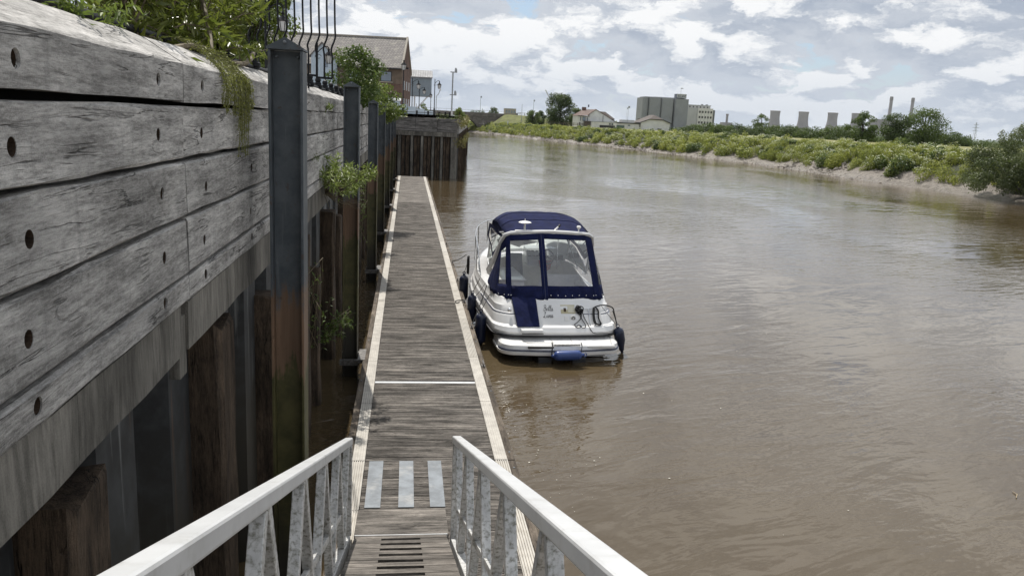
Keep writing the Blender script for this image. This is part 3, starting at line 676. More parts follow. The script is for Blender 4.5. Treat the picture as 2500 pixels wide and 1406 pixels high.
b.grid(dr); b.grid([dr[0], [(x, y + .12, z) for x, y, z in dr[0]]]); b.grid([[r[0] for r in dr], [(r[0][0], r[0][1] + .1, r[0][2]) for r in dr]]); b.grid([[r[-1] for r in dr], [(r[-1][0], r[-1][1] + .1, r[-1][2]) for r in dr]])
b.build('door_canvas', CANVAS, BOAT, smooth=True)
b = MB(); b.box(-.82, -.36, .56, .78, .575, .64); b.build('transom_step', GEL, BOAT, bevel=.015)
MB().box(-.82, -.36, .552, .558, .560, .574).build('step_gap', BACK, BOAT)
CREAM = plain('yellowed_plastic', (0.52, 0.47, 0.30), 0.45, var=0.06)
b = MB(); b.prism([tuple(ts(.10, .895, .008)), tuple(ts(.42, .895, .008)), tuple(ts(.42, 1.055, .008)), tuple(ts(.10, 1.055, .008))], (0, .05, 0)); b.build('power_socket_frame', CREAM, BOAT, bevel=.004)
WHITEP = plain('white_plastic', (0.74, 0.73, 0.70), 0.35, var=0.04)
CRM2 = plain('cream_plastic', (0.66, 0.63, 0.50), 0.4, var=0.04)
b = MB(); b.prism([tuple(ts(.255, .915, .016)), tuple(ts(.405, .915, .016)), tuple(ts(.405, 1.035, .016)), tuple(ts(.255, 1.035, .016))], (0, .02, 0)); b.build('socket_cover', CRM2, BOAT, bevel=.004)
b = MB(); b.prism([tuple(ts(.165, .935, .014)), tuple(ts(.215, .935, .014)), tuple(ts(.215, 1.0, .014)), tuple(ts(.165, 1.0, .014))], (0, .02, 0)); b.build('socket', DARKHOLE, BOAT)
b = MB(); b.prism([tuple(ts(.155, .77, .010)), tuple(ts(.245, .77, .010)), tuple(ts(.245, .855, .010)), tuple(ts(.155, .855, .010))], (0, .02, 0)); b.build('filler_cap', WHITEP, BOAT, bevel=.006)
MB().lathe(tuple(ts(.35, .815, -.01)), [(.062, 0), (.062, -.02), (.045, -.028), (.001, -.028)], 18, 'Y').build('speaker_ring', WHITEP, BOAT, smooth=True)
sp = MB(); sp.lathe(tuple(ts(.35, .815, .020)), [(.043, .001), (.043, -.002)], 16, 'Y'); sp.build('speaker_grille', RUBB, BOAT)
b = MB()
for a in (0, 60, 120): b.bar(tuple(ts(.35, .815, .024) + Vector((math.cos(R(a)) * .036, 0, math.sin(R(a)) * .036))), tuple(ts(.35, .815, .024) - Vector((math.cos(R(a)) * .036, 0, math.sin(R(a)) * .036))), .008, .006, (0, 1, 0))
b.build('speaker_bar', WHITEP, BOAT)
b = MB(); b.tube([tuple(ts(.47, .985, .03)), tuple(ts(.80, .995, .03))], .009, 8); b.tube([tuple(ts(.715, .985, .028)), tuple(ts(.705, .69, .03))], .011, 8); b.build('grab_rail', STAIN, BOAT, smooth=True)
b = MB(); b.prism([tuple(ts(.84, .72, -.01)), tuple(ts(1.0, .72, .02)), tuple(ts(.98, 1.0, .02)), tuple(ts(.88, 1.0, -.01))], (0, .03, 0)); b.build('side_recess', HULLW, BOAT, bevel=.006)
b = MB()
for sx in (-1.12,): b.lathe((sx + .10, 1.02, .965), [(.045, 0), (.045, -.03), (.030, -.036), (.001, -.036)], 16, 'Y')
b.build('hawse_ring', STAIN, BOAT, smooth=True)
# ---- boat name, drawn as slanted script strokes
SCRIPT = {
 'B': [[(.10, 0), (.26, .98)], [(.0, .82), (.12, .98), (.40, 1.04), (.58, .90), (.50, .66), (.26, .54), (.52, .50), (.58, .26), (.40, .04), (.16, -.02), (.02, .06)]],
 'L': [[(.16, .78), (.20, .96), (.40, 1.02), (.46, .86), (.32, .66), (.22, .34), (.14, .08), (-.02, .02), (-.08, .12), (.06, .14), (.30, .02), (.52, -.02), (.68, .10)]],
 'e': [[(.0, .16), (.20, .22), (.30, .40), (.22, .50), (.08, .38), (.04, .14), (.16, .0), (.34, .10), (.44, .22)]],
 'l': [[(.0, .12), (.20, .44), (.36, .90), (.30, 1.0), (.18, .76), (.10, .22), (.16, .0), (.30, .06), (.40, .20)]],
 'a': [[(.36, .42), (.20, .50), (.04, .30), (.06, .04), (.20, .02), (.36, .44), (.34, .10), (.42, .0), (.56, .14)]],
 'u': [[(.0, .18), (.12, .46), (.08, .12), (.16, .0), (.34, .20), (.42, .48), (.38, .10), (.46, .0), (.58, .16)]],
 'n': [[(.0, .18), (.10, .48), (.06, .0)], [(.07, .10), (.24, .44), (.36, .44), (.34, .08), (.42, .0), (.54, .16)]]}
ADV = {'B': .66, 'L': .64, 'e': .40, 'l': .34, 'a': .52, 'u': .54, 'n': .50}
def spl(p, k=5):
    p = [Vector((q[0], q[1])) for q in p]; out = []
    for i in range(len(p) - 1):
        a, b2, c, d = p[max(0, i - 1)], p[i], p[i + 1], p[min(len(p) - 1, i + 2)]
        for j in range(k):
            t = j / k; out.append(.5 * ((2 * b2) + (c - a) * t + (2 * a - 5 * b2 + 4 * c - d) * t * t + (3 * b2 - a - 3 * c + d) * t ** 3))
    return out + [p[-1]]
INK = plain('black_lettering', (0.012, 0.012, 0.015), 0.4)
for word, x0, z0, hgt in (('Bella', -.285, .950, .098), ('Luna', -.295, .828, .098)):
    b = MB(); x = x0
    for ch in word:
        for st in SCRIPT[ch]:
            pts = spl(st); n_ = len(pts)
            w_ = [(.0048 if (i and pts[i].y < pts[i - 1].y) else .0026) for i in range(n_)]
            b.tube([tuple(ts(x + (p.x + p.y * .22) * hgt * .92, z0 + p.y * hgt, .004)) for p in pts], w_, 6)
        x += ADV[ch] * hgt * .98
    b.build('name_lettering', INK, BOAT)
# ---- registration mark on the platform edge
fc = bpy.data.curves.new('registration_mark', 'FONT'); fc.body = 'SSR 97120'; fc.size = .062; fc.align_x = 'CENTER'; fc.extrude = .001
fo = bpy.data.objects.new('registration_mark', fc); col.objects.link(fo); fo.parent = BOAT; fo.rotation_euler = (R(90), 0, 0); fo.location = (.10, .2035, .262); fc.materials.append(NAVY)
bpy.context.view_layer.update(); _me = bpy.data.meshes.new_from_object(fo.evaluated_get(bpy.context.evaluated_depsgraph_get())); _n = bpy.data.objects.new('registration_lettering', _me); col.objects.link(_n); _n.parent = BOAT; _n.rotation_euler = fo.rotation_euler; _n.location = fo.location; bpy.data.objects.remove(fo)
b = MB(); b.box(-.055, .255, .205, .225, .252, .318); b.build('registration_plate', WHITEP, BOAT)
# ---- radar arch
ARCH = [(-1.16, 2.95, 1.36), (-1.135, 2.62, 1.62), (-1.10, 2.40, 1.90), (-1.06, 2.17, 2.20), (-1.0, 2.04, 2.385), (-.88, 1.95, 2.455), (-.60, 1.90, 2.485), (-.3, 1.88, 2.505), (0, 1.875, 2.515), (.3, 1.88, 2.505), (.60, 1.90, 2.485), (.88, 1.95, 2.455), (1.0, 2.04, 2.385), (1.06, 2.17, 2.20), (1.10, 2.40, 1.90), (1.135, 2.62, 1.62), (1.16, 2.95, 1.36)]
b = MB(); rws = []
for i, p in enumerate(ARCH):
    p = Vector(p); d = (Vector(ARCH[min(i + 1, 16)]) - Vector(ARCH[max(i - 1, 0)])).normalized(); out = Vector((p.x, 0, (p.z - 1.6))).normalized(); out = (out - d * out.dot(d)).normalized(); fw = d.cross(out); fw = fw if fw.y > 0 else -fw
    wd = .035 + .10 * min(1, max(0, abs(i - 8) - 3) / 5)
    rws.append([tuple(p + out * .02 - fw * .02), tuple(p + out * .045 + fw * .01), tuple(p + out * .045 + fw * wd), tuple(p + out * .02 + fw * (wd + .03)), tuple(p - out * .03 + fw * wd), tuple(p - out * .03)])
b.grid(rws, close=True); b.f.append((0, 1, 2, 3, 4, 5)); b.f.append(tuple(96 + k for k in range(5, -1, -1)))
b.build('radar_arch', GEL, BOAT, smooth=True, angle=35)
# ---- aft curtain with clear windows
BK = [(-1.255, 2.55, 1.27), (-1.285, 1.98, 1.165), (-1.21, 1.55, 1.15), (-1.03, 1.27, 1.145), (-.93, 1.235, 1.145), (-.265, 1.20, 1.145), (-.13, 1.20, 1.145), (.90, 1.23, 1.145), (1.06, 1.275, 1.145), (1.21, 1.55, 1.15), (1.285, 1.98, 1.165), (1.255, 2.55, 1.27)]
AK = [(-1.125, 2.60, 1.58), (-1.085, 2.37, 1.88), (-1.05, 2.14, 2.20), (-.97, 2.0, 2.38), (-.90, 1.955, 2.42), (-.30, 1.865, 2.475), (-.165, 1.865, 2.48), (.78, 1.925, 2.45), (.97, 2.0, 2.38), (1.05, 2.14, 2.20), (1.085, 2.37, 1.88), (1.125, 2.60, 1.58)]
def cpt(u, v, off=0.0):
    i = min(int(u), 10); f = u - i
    B_ = Vector(BK[i]).lerp(Vector(BK[i + 1]), f); A_ = Vector(AK[i]).lerp(Vector(AK[i + 1]), f)
    p = B_.lerp(A_, v); c = Vector((0, 3.2, 1.8)); o_ = (p - c).normalized()
    return p + o_ * (off + .03 * math.sin(math.pi * v) * .4 + .016 * math.sin(u * 9.1) * (1 - v) ** 2 + .007 * math.sin(u * 23.0 + v * 6) * (1 - v) ** 3)
VR = [0, .10, .205, .955, 1.0]; WIN = {4: (.205, .905), 6: (.205, .915), 2: (.235, .84), 8: (.235, .84)}
b = MB()
def cell(u0, u1, v0, v1, nu=4, nv=4, off=0.0):
    b.grid([[tuple(cpt(u0 + (u1 - u0) * i / nu, v0 + (v1 - v0) * j / nv, off)) for i in range(nu + 1)] for j in range(nv + 1)])
for i in range(11):
    if i in WIN:
        v0, v1 = WIN[i]; m_ = .12 if i in (2, 8) else 0.0
        cell(i, i + 1, 0, v0); cell(i, i + 1, v1, 1.0)
        if m_: cell(i, i + m_, v0, v1); cell(i + 1 - m_, i + 1, v0, v1)
    else: cell(i, i + 1, 0, 1.0, 4, 10)
o = b.build('aft_curtain', CANVAS, BOAT, smooth=True, angle=60)
sm = o.modifiers.new('s', 'SOLIDIFY'); sm.thickness = .008
for i, (v0, v1) in WIN.items():
    m_ = .12 if i in (2, 8) else 0.0
    b = MB(); cell(i + m_, i + 1 - m_, v0, v1, 6, 8, .002); b.build('clear_window', VINYL, BOAT, smooth=True)
b = MB()
for k in range(1, 9): b.tube([tuple(cpt(6.48, j / 8, .006)) for j in range(9)], .006, 5)
b2 = MB(); b2.tube([tuple(cpt(5.5, j / 10, .006)) for j in range(11)], .010, 6); b2.build('zip_seam', NAVY, BOAT, smooth=True)
ST = []
for u in (2.2, 2.75, 3.3, 3.85): ST.append(u)
for k in range(7): ST.append(6.05 + k * .155)
ST += [7.3, 8.4, 9.1]
st0 = None
for u in ST:
    p = cpt(u, .065, .012)
    if st0 is None: st0 = MB().lathe((0, 0, 0), [(.013, .004), (.013, -.004), (.007, -.008)], 8, 'Y').build('press_stud', STAIN, BOAT, loc=tuple(p))
    else:
        c = st0.copy(); c.location = p; col.objects.link(c)
# ---- canopy roof
def roofp(fx, fy):
    hw = [.97, 1.06, 1.08, 1.07, 1.03, .98][min(5, int(fy * 5))] if False else np.interp(fy, [0, .2, .45, .75, 1.0], [.93, .98, 1.005, .99, .94])
    y = np.interp(fy, [0, .2, .45, .75, 1.0], [2.02, 2.45, 3.0, 3.75, 4.45]); zc = np.interp(fy, [0, .12, .34, .45, .62, .8, 1.0], [2.52, 2.60, 2.70, 2.765, 2.79, 2.70, 2.16])
    ze = np.interp(fy, [0, .2, .45, .75, 1.0], [2.36, 2.46, 2.56, 2.52, 2.05])
    z = ze + (zc - ze) * (1 - abs(fx) ** 5.0)
    z -= .022 * abs(math.sin(math.pi * fy / .24)) * (1 - abs(fx) ** 3) * (fy < .75) - .006 * math.sin(fx * 17 + fy * 9)
    return (fx * hw, y + .18 * (1 - fx * fx) * fy, z)
b = MB(); b.grid([[roofp(fx, fy) for fx in np.linspace(-1, 1, 25)] for fy in np.linspace(0, 1, 26)])
o = b.build('canopy_roof', CANVAS, BOAT, smooth=True, angle=60); sm = o.modifiers.new('s', 'SOLIDIFY'); sm.thickness = .008
b = MB()
for fy in (.30, .52): b.tube([tuple(Vector(roofp(fx, fy)) + Vector((0, 0, .006))) for fx in np.linspace(-.97, .97, 25)], .007, 5)
b.build('roof_seam', CANVAS, BOAT, smooth=True)
for s in (-1, 1):
    P = [(-1.105, 2.42, 1.93), (-1.02, 2.18, 2.22), (-.97, 2.05, 2.36), (-1.06, 2.5, 2.42), (-1.085, 3.05, 2.49), (-1.07, 3.75, 2.45), (-1.0, 4.4, 2.08), (-1.06, 3.5, 1.93), (-1.10, 2.9, 1.74)]
    c_ = Vector((0, 0, 0))
    for p in P: c_ += Vector(p) / len(P)
    inn = [c_.lerp(Vector(p), .70) for p in P]; inn = [Vector((p.x - .012, p.y, p.z)) for p in inn]
    b = MB(); n_ = len(P); b.add([(p[0] * -s, p[1], p[2]) for p in P] + [(p.x * -s, p.y, p.z) for p in inn], [(i, (i + 1) % n_, n_ + (i + 1) % n_, n_ + i) for i in range(n_)])
    b.build('side_curtain', CANVAS, BOAT, smooth=True)
    b = MB(); b.add([(p.x * -s, p.y, p.z) for p in inn], [tuple(range(n_))]); b.build('clear_window', VINYL, BOAT)
# ---- windshield
WB = [(-1.14, 2.72, 1.44), (-1.10, 3.4, 1.50), (-1.02, 4.1, 1.53), (-.78, 4.7, 1.55), (-.40, 5.02, 1.56), (0, 5.1, 1.57)]; WT = [(-1.075, 2.95, 1.72), (-1.05, 3.5, 1.93), (-.985, 4.0, 2.03), (-.74, 4.38, 2.10), (-.38, 4.58, 2.13), (0, 4.64, 2.14)]
WB += [(-x, y, z) for x, y, z in WB[-2::-1]]; WT += [(-x, y, z) for x, y, z in WT[-2::-1]]
MB().grid([WB, WT]).build('windshield_glass', GLASS, BOAT, smooth=True)
b = MB(); b.tube(WB, .022, 8); b.tube(WT, .017, 8)
for i in (2, 4, 6, 8): b.tube([WB[i], WT[i]], .016, 6)
b.tube([WB[0], WT[0]], .018, 6); b.tube([WB[-1], WT[-1]], .018, 6); b.build('windshield_frame', GEL, BOAT, smooth=True)
# ---- cockpit interior
UPH = plain('grey_upholstery', (0.72, 0.71, 0.72), 0.6, var=0.05, scale=9)
DKP = plain('charcoal_panel', (0.045, 0.05, 0.06), 0.5, var=0.15)
RED = plain('red_cover', (0.33, 0.018, 0.022), 0.5, var=0.1)
EXT = plain('extinguisher_red', (0.5, 0.02, 0.02), 0.3)
b = MB(); b.box(-.04, .95, 1.95, 2.62, .62, .98); b.build('seat_base', UPH, BOAT, bevel=.05)
b = MB(); b.box(-.02, .94, 2.58, 2.74, .90, 1.42); b.build('seat_back', UPH, BOAT, bevel=.06)
b = MB(); b.box(.80, .98, 1.7, 2.6, .9, 1.3); b.build('seat_side', UPH, BOAT, bevel=.05)
b = MB(); b.prism([(-.96, 2.45, .62), (-.32, 2.45, .62), (-.40, 2.55, 1.28), (-.96, 2.55, 1.28)], (0, 1.5, 0)); b.build('galley_cabinet', UPH, BOAT, bevel=.03)
MB().box(-1.0, -.36, 2.50, 4.1, 1.285, 1.32).build('galley_top', GEL, BOAT, bevel=.015)
b = MB(); b.prism([(-.30, 4.15, .65), (-.06, 4.15, .65), (-.10, 4.35, 1.62), (-.42, 4.35, 1.62)], (0, .05, 0)); b.build('cabin_door', DKP, BOAT)
b = MB(); b.prism([(.0, 4.05, 1.35), (.0, 4.75, 1.35), (.0, 4.72, 1.78), (.0, 4.45, 1.74), (.0, 4.12, 1.48)], (.98, 0, 0)); b.build('dashboard', GEL, BOAT, bevel=.03)
for x in (.06, .17, .28, .52, .64, .75): 
    for q in ((0, 1) if x < .3 else (0,)): MB().lathe((x, 4.22 + q * .13, 1.585 + q * .105), [(.045, -.004), (.045, .010), (.02, .012)], 12, 'Z').build('gauge', DKP, BOAT).rotation_euler = (0, 0, 0)
b = MB(); b.box(.70, .92, 4.12, 4.2, 1.50, 1.62); b.build('plotter', DKP, BOAT, bevel=.01)
wh = MB(); W0 = Vector((.42, 3.90, 1.62)); ux = Vector((1, 0, 0)); uy = Vector((0, .55, .83))
wh.tube([tuple(W0 + ux * math.cos(2 * math.pi * k / 28) * .19 + uy * math.sin(2 * math.pi * k / 28) * .19) for k in range(29)], .016, 8)
for a in (90, 210, 330): wh.tube([tuple(W0), tuple(W0 + ux * math.cos(R(a)) * .18 + uy * math.sin(R(a)) * .18)], .014, 6)
wh.tube([tuple(W0), (.42, 4.15, 1.48)], .035, 8); wh.build('steering_wheel', DKP, BOAT, smooth=True)
b = MB(); b.prism([(.24, 3.96, 1.52), (.60, 3.96, 1.52), (.56, 3.98, 1.30), (.44, 3.98, 1.22), (.30, 3.98, 1.32)], (0, .05, 0)); b.build('wheel_cover', RED, BOAT, bevel=.01)
MB().lathe((-1.0, 1.98, .95), [(.055, 0), (.06, .03), (.06, .26), (.03, .31), (.03, .36)], 12).build('fire_extinguisher', EXT, BOAT, smooth=True)
b = MB()
for x, y in ((-.62, 3.4), (.15, 3.2), (.7, 3.9)): b.tube([(x, y, 1.3), (x, y + .05, 2.6)], .011, 6)
b.tube([(.98, 3.0, 1.5), (.75, 3.9, 2.45)], .014, 6); b.tube([(.75, 3.1, 2.4), (1.02, 4.0, 1.7)], .014, 6)
b.build('canopy_pole', STAIN, BOAT, smooth=True)
# ---- rails, lights, antennas
HALF = [(-1.27, 3.55, 1.27), (-1.29, 3.75, 1.62), (-1.27, 4.2, 1.86), (-1.17, 5.2, 1.98), (-.93, 6.3, 2.04), (-.55, 7.15, 2.08), (0, 7.5, 2.10)]
rp = HALF + [(-x, y, z) for x, y, z in HALF[-2::-1]]
def smooth3(p, k=4):
    p = [Vector(q) for q in p]; out = []
    for i in range(len(p) - 1):
        a, b2, c, d = p[max(0, i - 1)], p[i], p[i + 1], p[min(len(p) - 1, i + 2)]
        for j in range(k): t = j / k; out.append(.5 * ((2 * b2) + (c - a) * t + (2 * a - 5 * b2 + 4 * c - d) * t * t + (3 * b2 - a - 3 * c + d) * t ** 3))
    return out + [p[-1]]
b = MB(); b.tube(smooth3(rp), .0115, 8)
for x, y, z in (HALF[2], HALF[3], HALF[4], HALF[5]):
    for s in (1, -1): b.tube([(x * s, y, z), (x * s * 1.0, y - .05, 1.22 + .0075 * (y - 1.2) ** 2 - .05)], .012, 6)
b.build('bow_rail', STAIN, BOAT, smooth=True)
b = MB(); b.tube([(1.20, 3.0, 1.5), (1.22, 3.0, 2.18), (1.25, 3.02, 2.235), (1.9, 3.1, 2.26), (2.35, 3.2, 2.26)], [.010, .010, .010, .009, .006], 6); b.build('whip_antenna', WHITEP, BOAT, smooth=True)
b = MB(); b.box(-.78, -.42, 1.92, 2.05, 2.505, 2.525); b.tube([(-.57, 2.0, 2.5), (-.57, 2.0, 2.68)], .022, 8); b.lathe((-.57, 2.0, 2.665), [(.02, 0), (.11, .018), (.145, .034), (.11, .052), (.03, .068)], 20); b.tube([(-.57, 2.0, 2.73), (-.57, 2.0, 2.78)], .008, 6); b.build('tv_antenna', WHITEP, BOAT, smooth=True)
b = MB(); b.tube([(.66, 2.0, 2.47), (.66, 2.0, 2.60)], .014, 8); b.lathe((.66, 2.0, 2.58), [(.02, 0), (.05, .03), (.052, .05), (.03, .07)], 14); b.build('gps_antenna', WHITEP, BOAT, smooth=True)
b = MB(); b.tube([(.08, 1.96, 2.53), (.20, 2.02, 2.62)], .018, 8); b.build('stern_light', WHITEP, BOAT, smooth=True)
b = MB(); b.tube([(.19, 2.015, 2.612), (.235, 2.04, 2.655)], .026, 8); b.build('stern_light_lens', RUBB, BOAT, smooth=True)
DARKB = plain('outdrive_black', (0.018, 0.019, 0.022), 0.4)
for x in (-.35, .38): b = MB(); b.box(x - .16, x + .16, .35, .95, -.35, .12); b.build('stern_drive', DARKB, BOAT, bevel=.04)
b = MB(); b.prism([(.62, .72, .02), (1.05, .72, .02), (1.05, .95, .02), (.62, .95, .02)], (0, 0, .12)); b.build('trim_tab', HULLW, BOAT)

# ------------------------------------------------------------------ fenders and ropes: each its own thing
FEND = plain('navy_fender', (0.012, 0.018, 0.045), 0.4, var=0.2, scale=6)
FBLUE = plain('blue_fender', (0.028, 0.060, 0.20), 0.35, var=0.15, scale=6)
ROPE = plain('black_rope', (0.012, 0.012, 0.013), 0.85, var=0.4, scale=60, bump=0.003)
def fender(p, label, rad=.115, L=.62, tilt=(0, 0, 0), m=None, hang=None, taper=1.0):
    t = thing('fender', label, 'fender', p, 0, 'fenders hung round the boat'); t.rotation_euler = tilt
    b = MB(); pr = [(.02, -L / 2 - .05), (.035, -L / 2 - .02)] + [(rad * math.sin(a) * (taper if True else 1), -L / 2 + rad - rad * math.cos(a)) for a in np.linspace(.4, math.pi / 2, 6)] + [(rad, 0), (rad, L / 2 - rad)] + [(rad * math.cos(a), L / 2 - rad + rad * math.sin(a)) for a in np.linspace(.15, 1.2, 6)] + [(.035, L / 2 + .01), (.025, L / 2 + .05)]
    b.lathe((0, 0, 0), pr, 18); b.build('body', m or FEND, t, smooth=True, angle=50)
    e = MB(); e.tube([(math.cos(a) * .035, 0, L / 2 + .06 + math.sin(a) * .035) for a in np.linspace(0, 2 * math.pi, 13)], .010, 6); e.build('eye', m or FEND, t, smooth=True)
    if hang is not None:
        T = Matrix.LocRotScale(Vector(p), t.rotation_euler, None).inverted(); h = MB(); h.tube([(0, 0, L / 2 + .06), tuple(T @ Vector(hang))], .007, 6); h.build('lanyard', ROPE, t)
    return t
fender((1.545, 20.6, .50), 'forward navy fender hanging at the bow end of the hull side', hang=bw(-1.30, 5.4, 1.28), L=.68, rad=.12)
fender((1.60, 18.45, .45), 'middle navy fender squeezed between the hull and the walkway', hang=bw(-1.33, 3.2, 1.2), L=.68, rad=.115)
fender((1.675, 16.95, .36), 'aft navy fender beside the stern quarter, its rounded head to the walkway edge', hang=bw(-1.30, 1.9, 1.1), L=.70, rad=.12)
fender(bw(1.47, 1.0, .30), 'long dark fender leaning out from the outer stern corner into the water', rad=.115, L=.62, tilt=(R(14), R(-17), 0), hang=bw(1.30, 1.15, .92), taper=.55)
fender(bw(.06, .09, .235), 'blue fender slung flat across the back of the swim platform', rad=.10, L=.60, tilt=(0, R(88), R(2)), m=FBLUE)
def rope(name, pts, label, r=.010, sag=0.0, cat='rope', group='black mooring ropes', m=None):
    if sag:
        a, b2 = Vector(pts[0]), Vector(pts[-1]); pts = [a.lerp(b2, i / 12) - Vector((0, 0, sag * math.sin(math.pi * i / 12))) for i in range(13)]
    b = MB(); b.tube(pts, r, 7); return tag(b.build(name, m or ROPE, smooth=True), label, cat, group)
rope('mooring_rope', [(1.46, 24.6, .50), bw(-1.30, 5.9, 1.30)], 'forward black mooring rope from the walkway edge to the boat bow', sag=.04)
rope('mooring_rope', [(1.46, 16.75, .50), bw(-1.31, 2.3, 1.22)], 'black stern mooring rope running from a walkway cleat up to the canvas corner', sag=.05)
rope('mooring_rope', [(1.46, 19.2, .50), bw(-1.32, 2.45, 1.24)], 'slack black spring rope from the middle cleat to the boat side', r=.006, sag=.14)
rope('mooring_rope', smooth3([(1.34, 19.1, .46), (1.27, 19.0, .456), (1.25, 19.2, .456), (1.34, 19.3, .456), (1.40, 19.25, .47), (1.46, 19.2, .50)]), 'small loop of dark rope lying on the pale strip by the middle cleat', r=.012)
cl = MB(); rr = random.Random(4)
for k in range(9):
    x = -1.33 + rr.uniform(-.02, .02); y = 5.15 + rr.uniform(-.12, .12); z0 = 1.36 + rr.uniform(-.03, .03); L = rr.uniform(.28, .48); w_ = rr.uniform(.03, .07)
    cl.tube([tuple(bw(x, y, z0))] + [tuple(bw(x - .01, y + w_ * math.sin(a), z0 - L / 2 + L / 2 * math.cos(a))) for a in np.linspace(.3, 2 * math.pi - .3, 11)] + [tuple(bw(x, y, z0))], .012, 6)
tag(cl.build('rope_coil', ROPE, smooth=True), 'hank of black rope hung on the boat rail near the bow fender', 'rope', 'black mooring ropes')
cl = MB()
for k in range(10):
    c = ts(.50 + rr.uniform(-.04, .04), .97 + rr.uniform(-.04, .04), .05 + rr.uniform(0, .03)); a0 = rr.uniform(0, 6)
    cl.tube([tuple(BOAT_M @ (c + Vector((math.cos(a0 + a) * rr.uniform(.03, .07), rr.uniform(-.02, .02), math.sin(a0 + a) * .06)))) for a in np.linspace(0, 4.5, 9)], .011, 6)
for q in ([(.53, .97), (.535, .87), (.50, .80), (.42, .74), (.36, .70), (.40, .66), (.50, .67), (.46, .69), (.40, .68)], [(.52, .96), (.51, .86), (.55, .78), (.60, .67), (.50, .655)], [(.56, .98), (.585, .85), (.65, .72), (.70, .60), (.78, .545), (1.0, .54), (1.2, .53)]):
    cl.tube(smooth3([tuple(BOAT_M @ ts(x, z, .03)) for x, z in q]), .0085, 6)
tag(cl.build('rope_bundle', ROPE, smooth=True), 'knotted bundle of black cord dangling from the transom socket', 'rope', 'black cords on the transom')
cl = MB()
for d in (0, .02, .045): cl.tube(smooth3([tuple(BOAT_M @ ts(x, z, .03 + d)) for x, z in [(.86 - d, 1.02), (.83 - d, .88), (.84 - d, .74), (.90, .70), (.95, .72), (.91, .82), (.93, .95), (.88, 1.02)]]), .011, 6)
cl.tube(smooth3([tuple(bw(*p)) for p in [(.86, 1.06, 1.02), (.98, 1.02, 1.07), (1.12, 1.05, 1.06), (1.30, 1.15, .98), (1.36, 1.2, .85), (1.42, 1.15, .62)]]), .014, 7)
cl.tube([tuple(bw(1.0, 1.03, 1.05)), tuple(bw(1.40, 1.05, .60))], .006, 6)
tag(cl.build('rope_loop', ROPE, smooth=True), 'looped black rope over the outer stern corner of the boat', 'rope', 'black cords on the transom')
for x0, lb in ((-.24, 'twisted black cord at the end of the flat blue fender nearest the walkway'), (.38, 'thin black cord at the outer end of the flat blue fender')):
    rope('hanging_cord', smooth3([bw(x0 + .02, .36, .43), bw(x0, .20, .40), bw(x0 - .03, .13, .31), bw(x0 - .04, .08, .20)]), lb, .013 if x0 < 0 else .008, group='cords of the blue fender')
cl = MB()
for k in range(40):
    f = k / 40; x = -.20 + .56 * f; cl.tube([tuple(bw(x + .012 * math.cos(a * 1.0) + a * .002, .255 + .014 * math.cos(a), .405 + .016 * math.sin(a))) for a in np.linspace(0, 6.28, 9)], .006, 5) if k % 2 == 0 else None
tag(cl.build('wrapped_line', ROPE, smooth=True), 'dark line wrapped along the folded ladder at the platform edge', 'rope', 'cords of the blue fender')
# ------------------------------------------------------------------ arched stone bridge
def mortar_mat(name, c1, c2, mort, scale, rough=0.9, bw_=0.5, bh=0.25):
    m, t = newmat(name); v = ocoord(t, rnd=False)
    s = t.n('ShaderNodeSeparateXYZ', {0: v}); u = t.math('ADD', s.outputs[0], s.outputs[1])
    uv = t.n('ShaderNodeCombineXYZ', {0: u, 1: s.outputs[2], 2: 0.0}).outputs[0]
    br = t.n('ShaderNodeTexBrick', {'Vector': uv, 'Color1': (*c1, 1), 'Color2': (*c2, 1), 'Mortar': (*mort, 1), 'Scale': scale, 'Mortar Size': 0.02, 'Brick Width': bw_, 'Row Height': bh})
    nz = t.noise(v, 0.8, 8.0, 0.65); c = t.mix(t.ramp(nz, 0.42, 0.72, 0.0, 0.75), br.outputs[0], tuple(x * .35 for x in c1))
    finish(t, c, rough, 0.0, br.outputs[1], 0.4, -0.02); return m
BRSTONE = mortar_mat('bridge_stone', (0.20, 0.18, 0.15), (0.13, 0.118, 0.10), (0.08, 0.075, 0.07), 1.0, bw_=1.1, bh=.45)
bridge = thing('stone_bridge', 'old stone arched bridge crossing the river beyond the bend', 'bridge', (0, 315, 0))
def intrados(x):
    for c in (17.2, -7.0, -31.0):
        if abs(x - c) < 10: return 0.6 + 5.6 * math.sqrt(max(0, 1 - ((x - c) / 10) ** 2))
    return -1.0
xs = []
for c in (-31.0, -7.0, 17.2): xs += [c - 10.001] + [c - 10 * math.cos(a) for a in np.linspace(0, math.pi, 26)] + [c + 10.001]
xs = [-60] + xs + [31, 36, 41.2]
deck = lambda x: 7.15 + .15 * math.cos((x - 5) / 30)
b = MB()
b.grid([[(x, 0, intrados(x)) for x in xs], [(x, 0, deck(x) - .9) for x in xs]]); b.grid([[(x, 9, intrados(x)) for x in xs], [(x, 9, deck(x) - .9) for x in xs]]); b.grid([[(x, 0, intrados(x)) for x in xs], [(x, 9, intrados(x)) for x in xs]])
b.build('arch_wall', BRSTONE, bridge, fix=False)
b = MB(); b.grid([[(x, -.18, deck(x) - 1.0), (x, -.18, deck(x) - .75), (x, .0, deck(x) - .7), (x, .0, deck(x) + .35), (x, .45, deck(x) + .35), (x, .45, deck(x) - .8)] for x in np.linspace(-60, 41.2, 40)], close=True); b.build('parapet', BRSTONE, bridge)
b = MB(); b.grid([[(x, 8.6, deck(x) - .8), (x, 8.6, deck(x) + .35), (x, 9.0, deck(x) + .35), (x, 9.0, deck(x) - 1)] for x in np.linspace(-60, 41.2, 20)], close=True); b.build('parapet', BRSTONE, bridge)
MB().grid([[(x, .4, deck(x) - .78), (x, 8.7, deck(x) - .78)] for x in np.linspace(-60, 60, 20)]).build('roadway', PAVING, bridge)
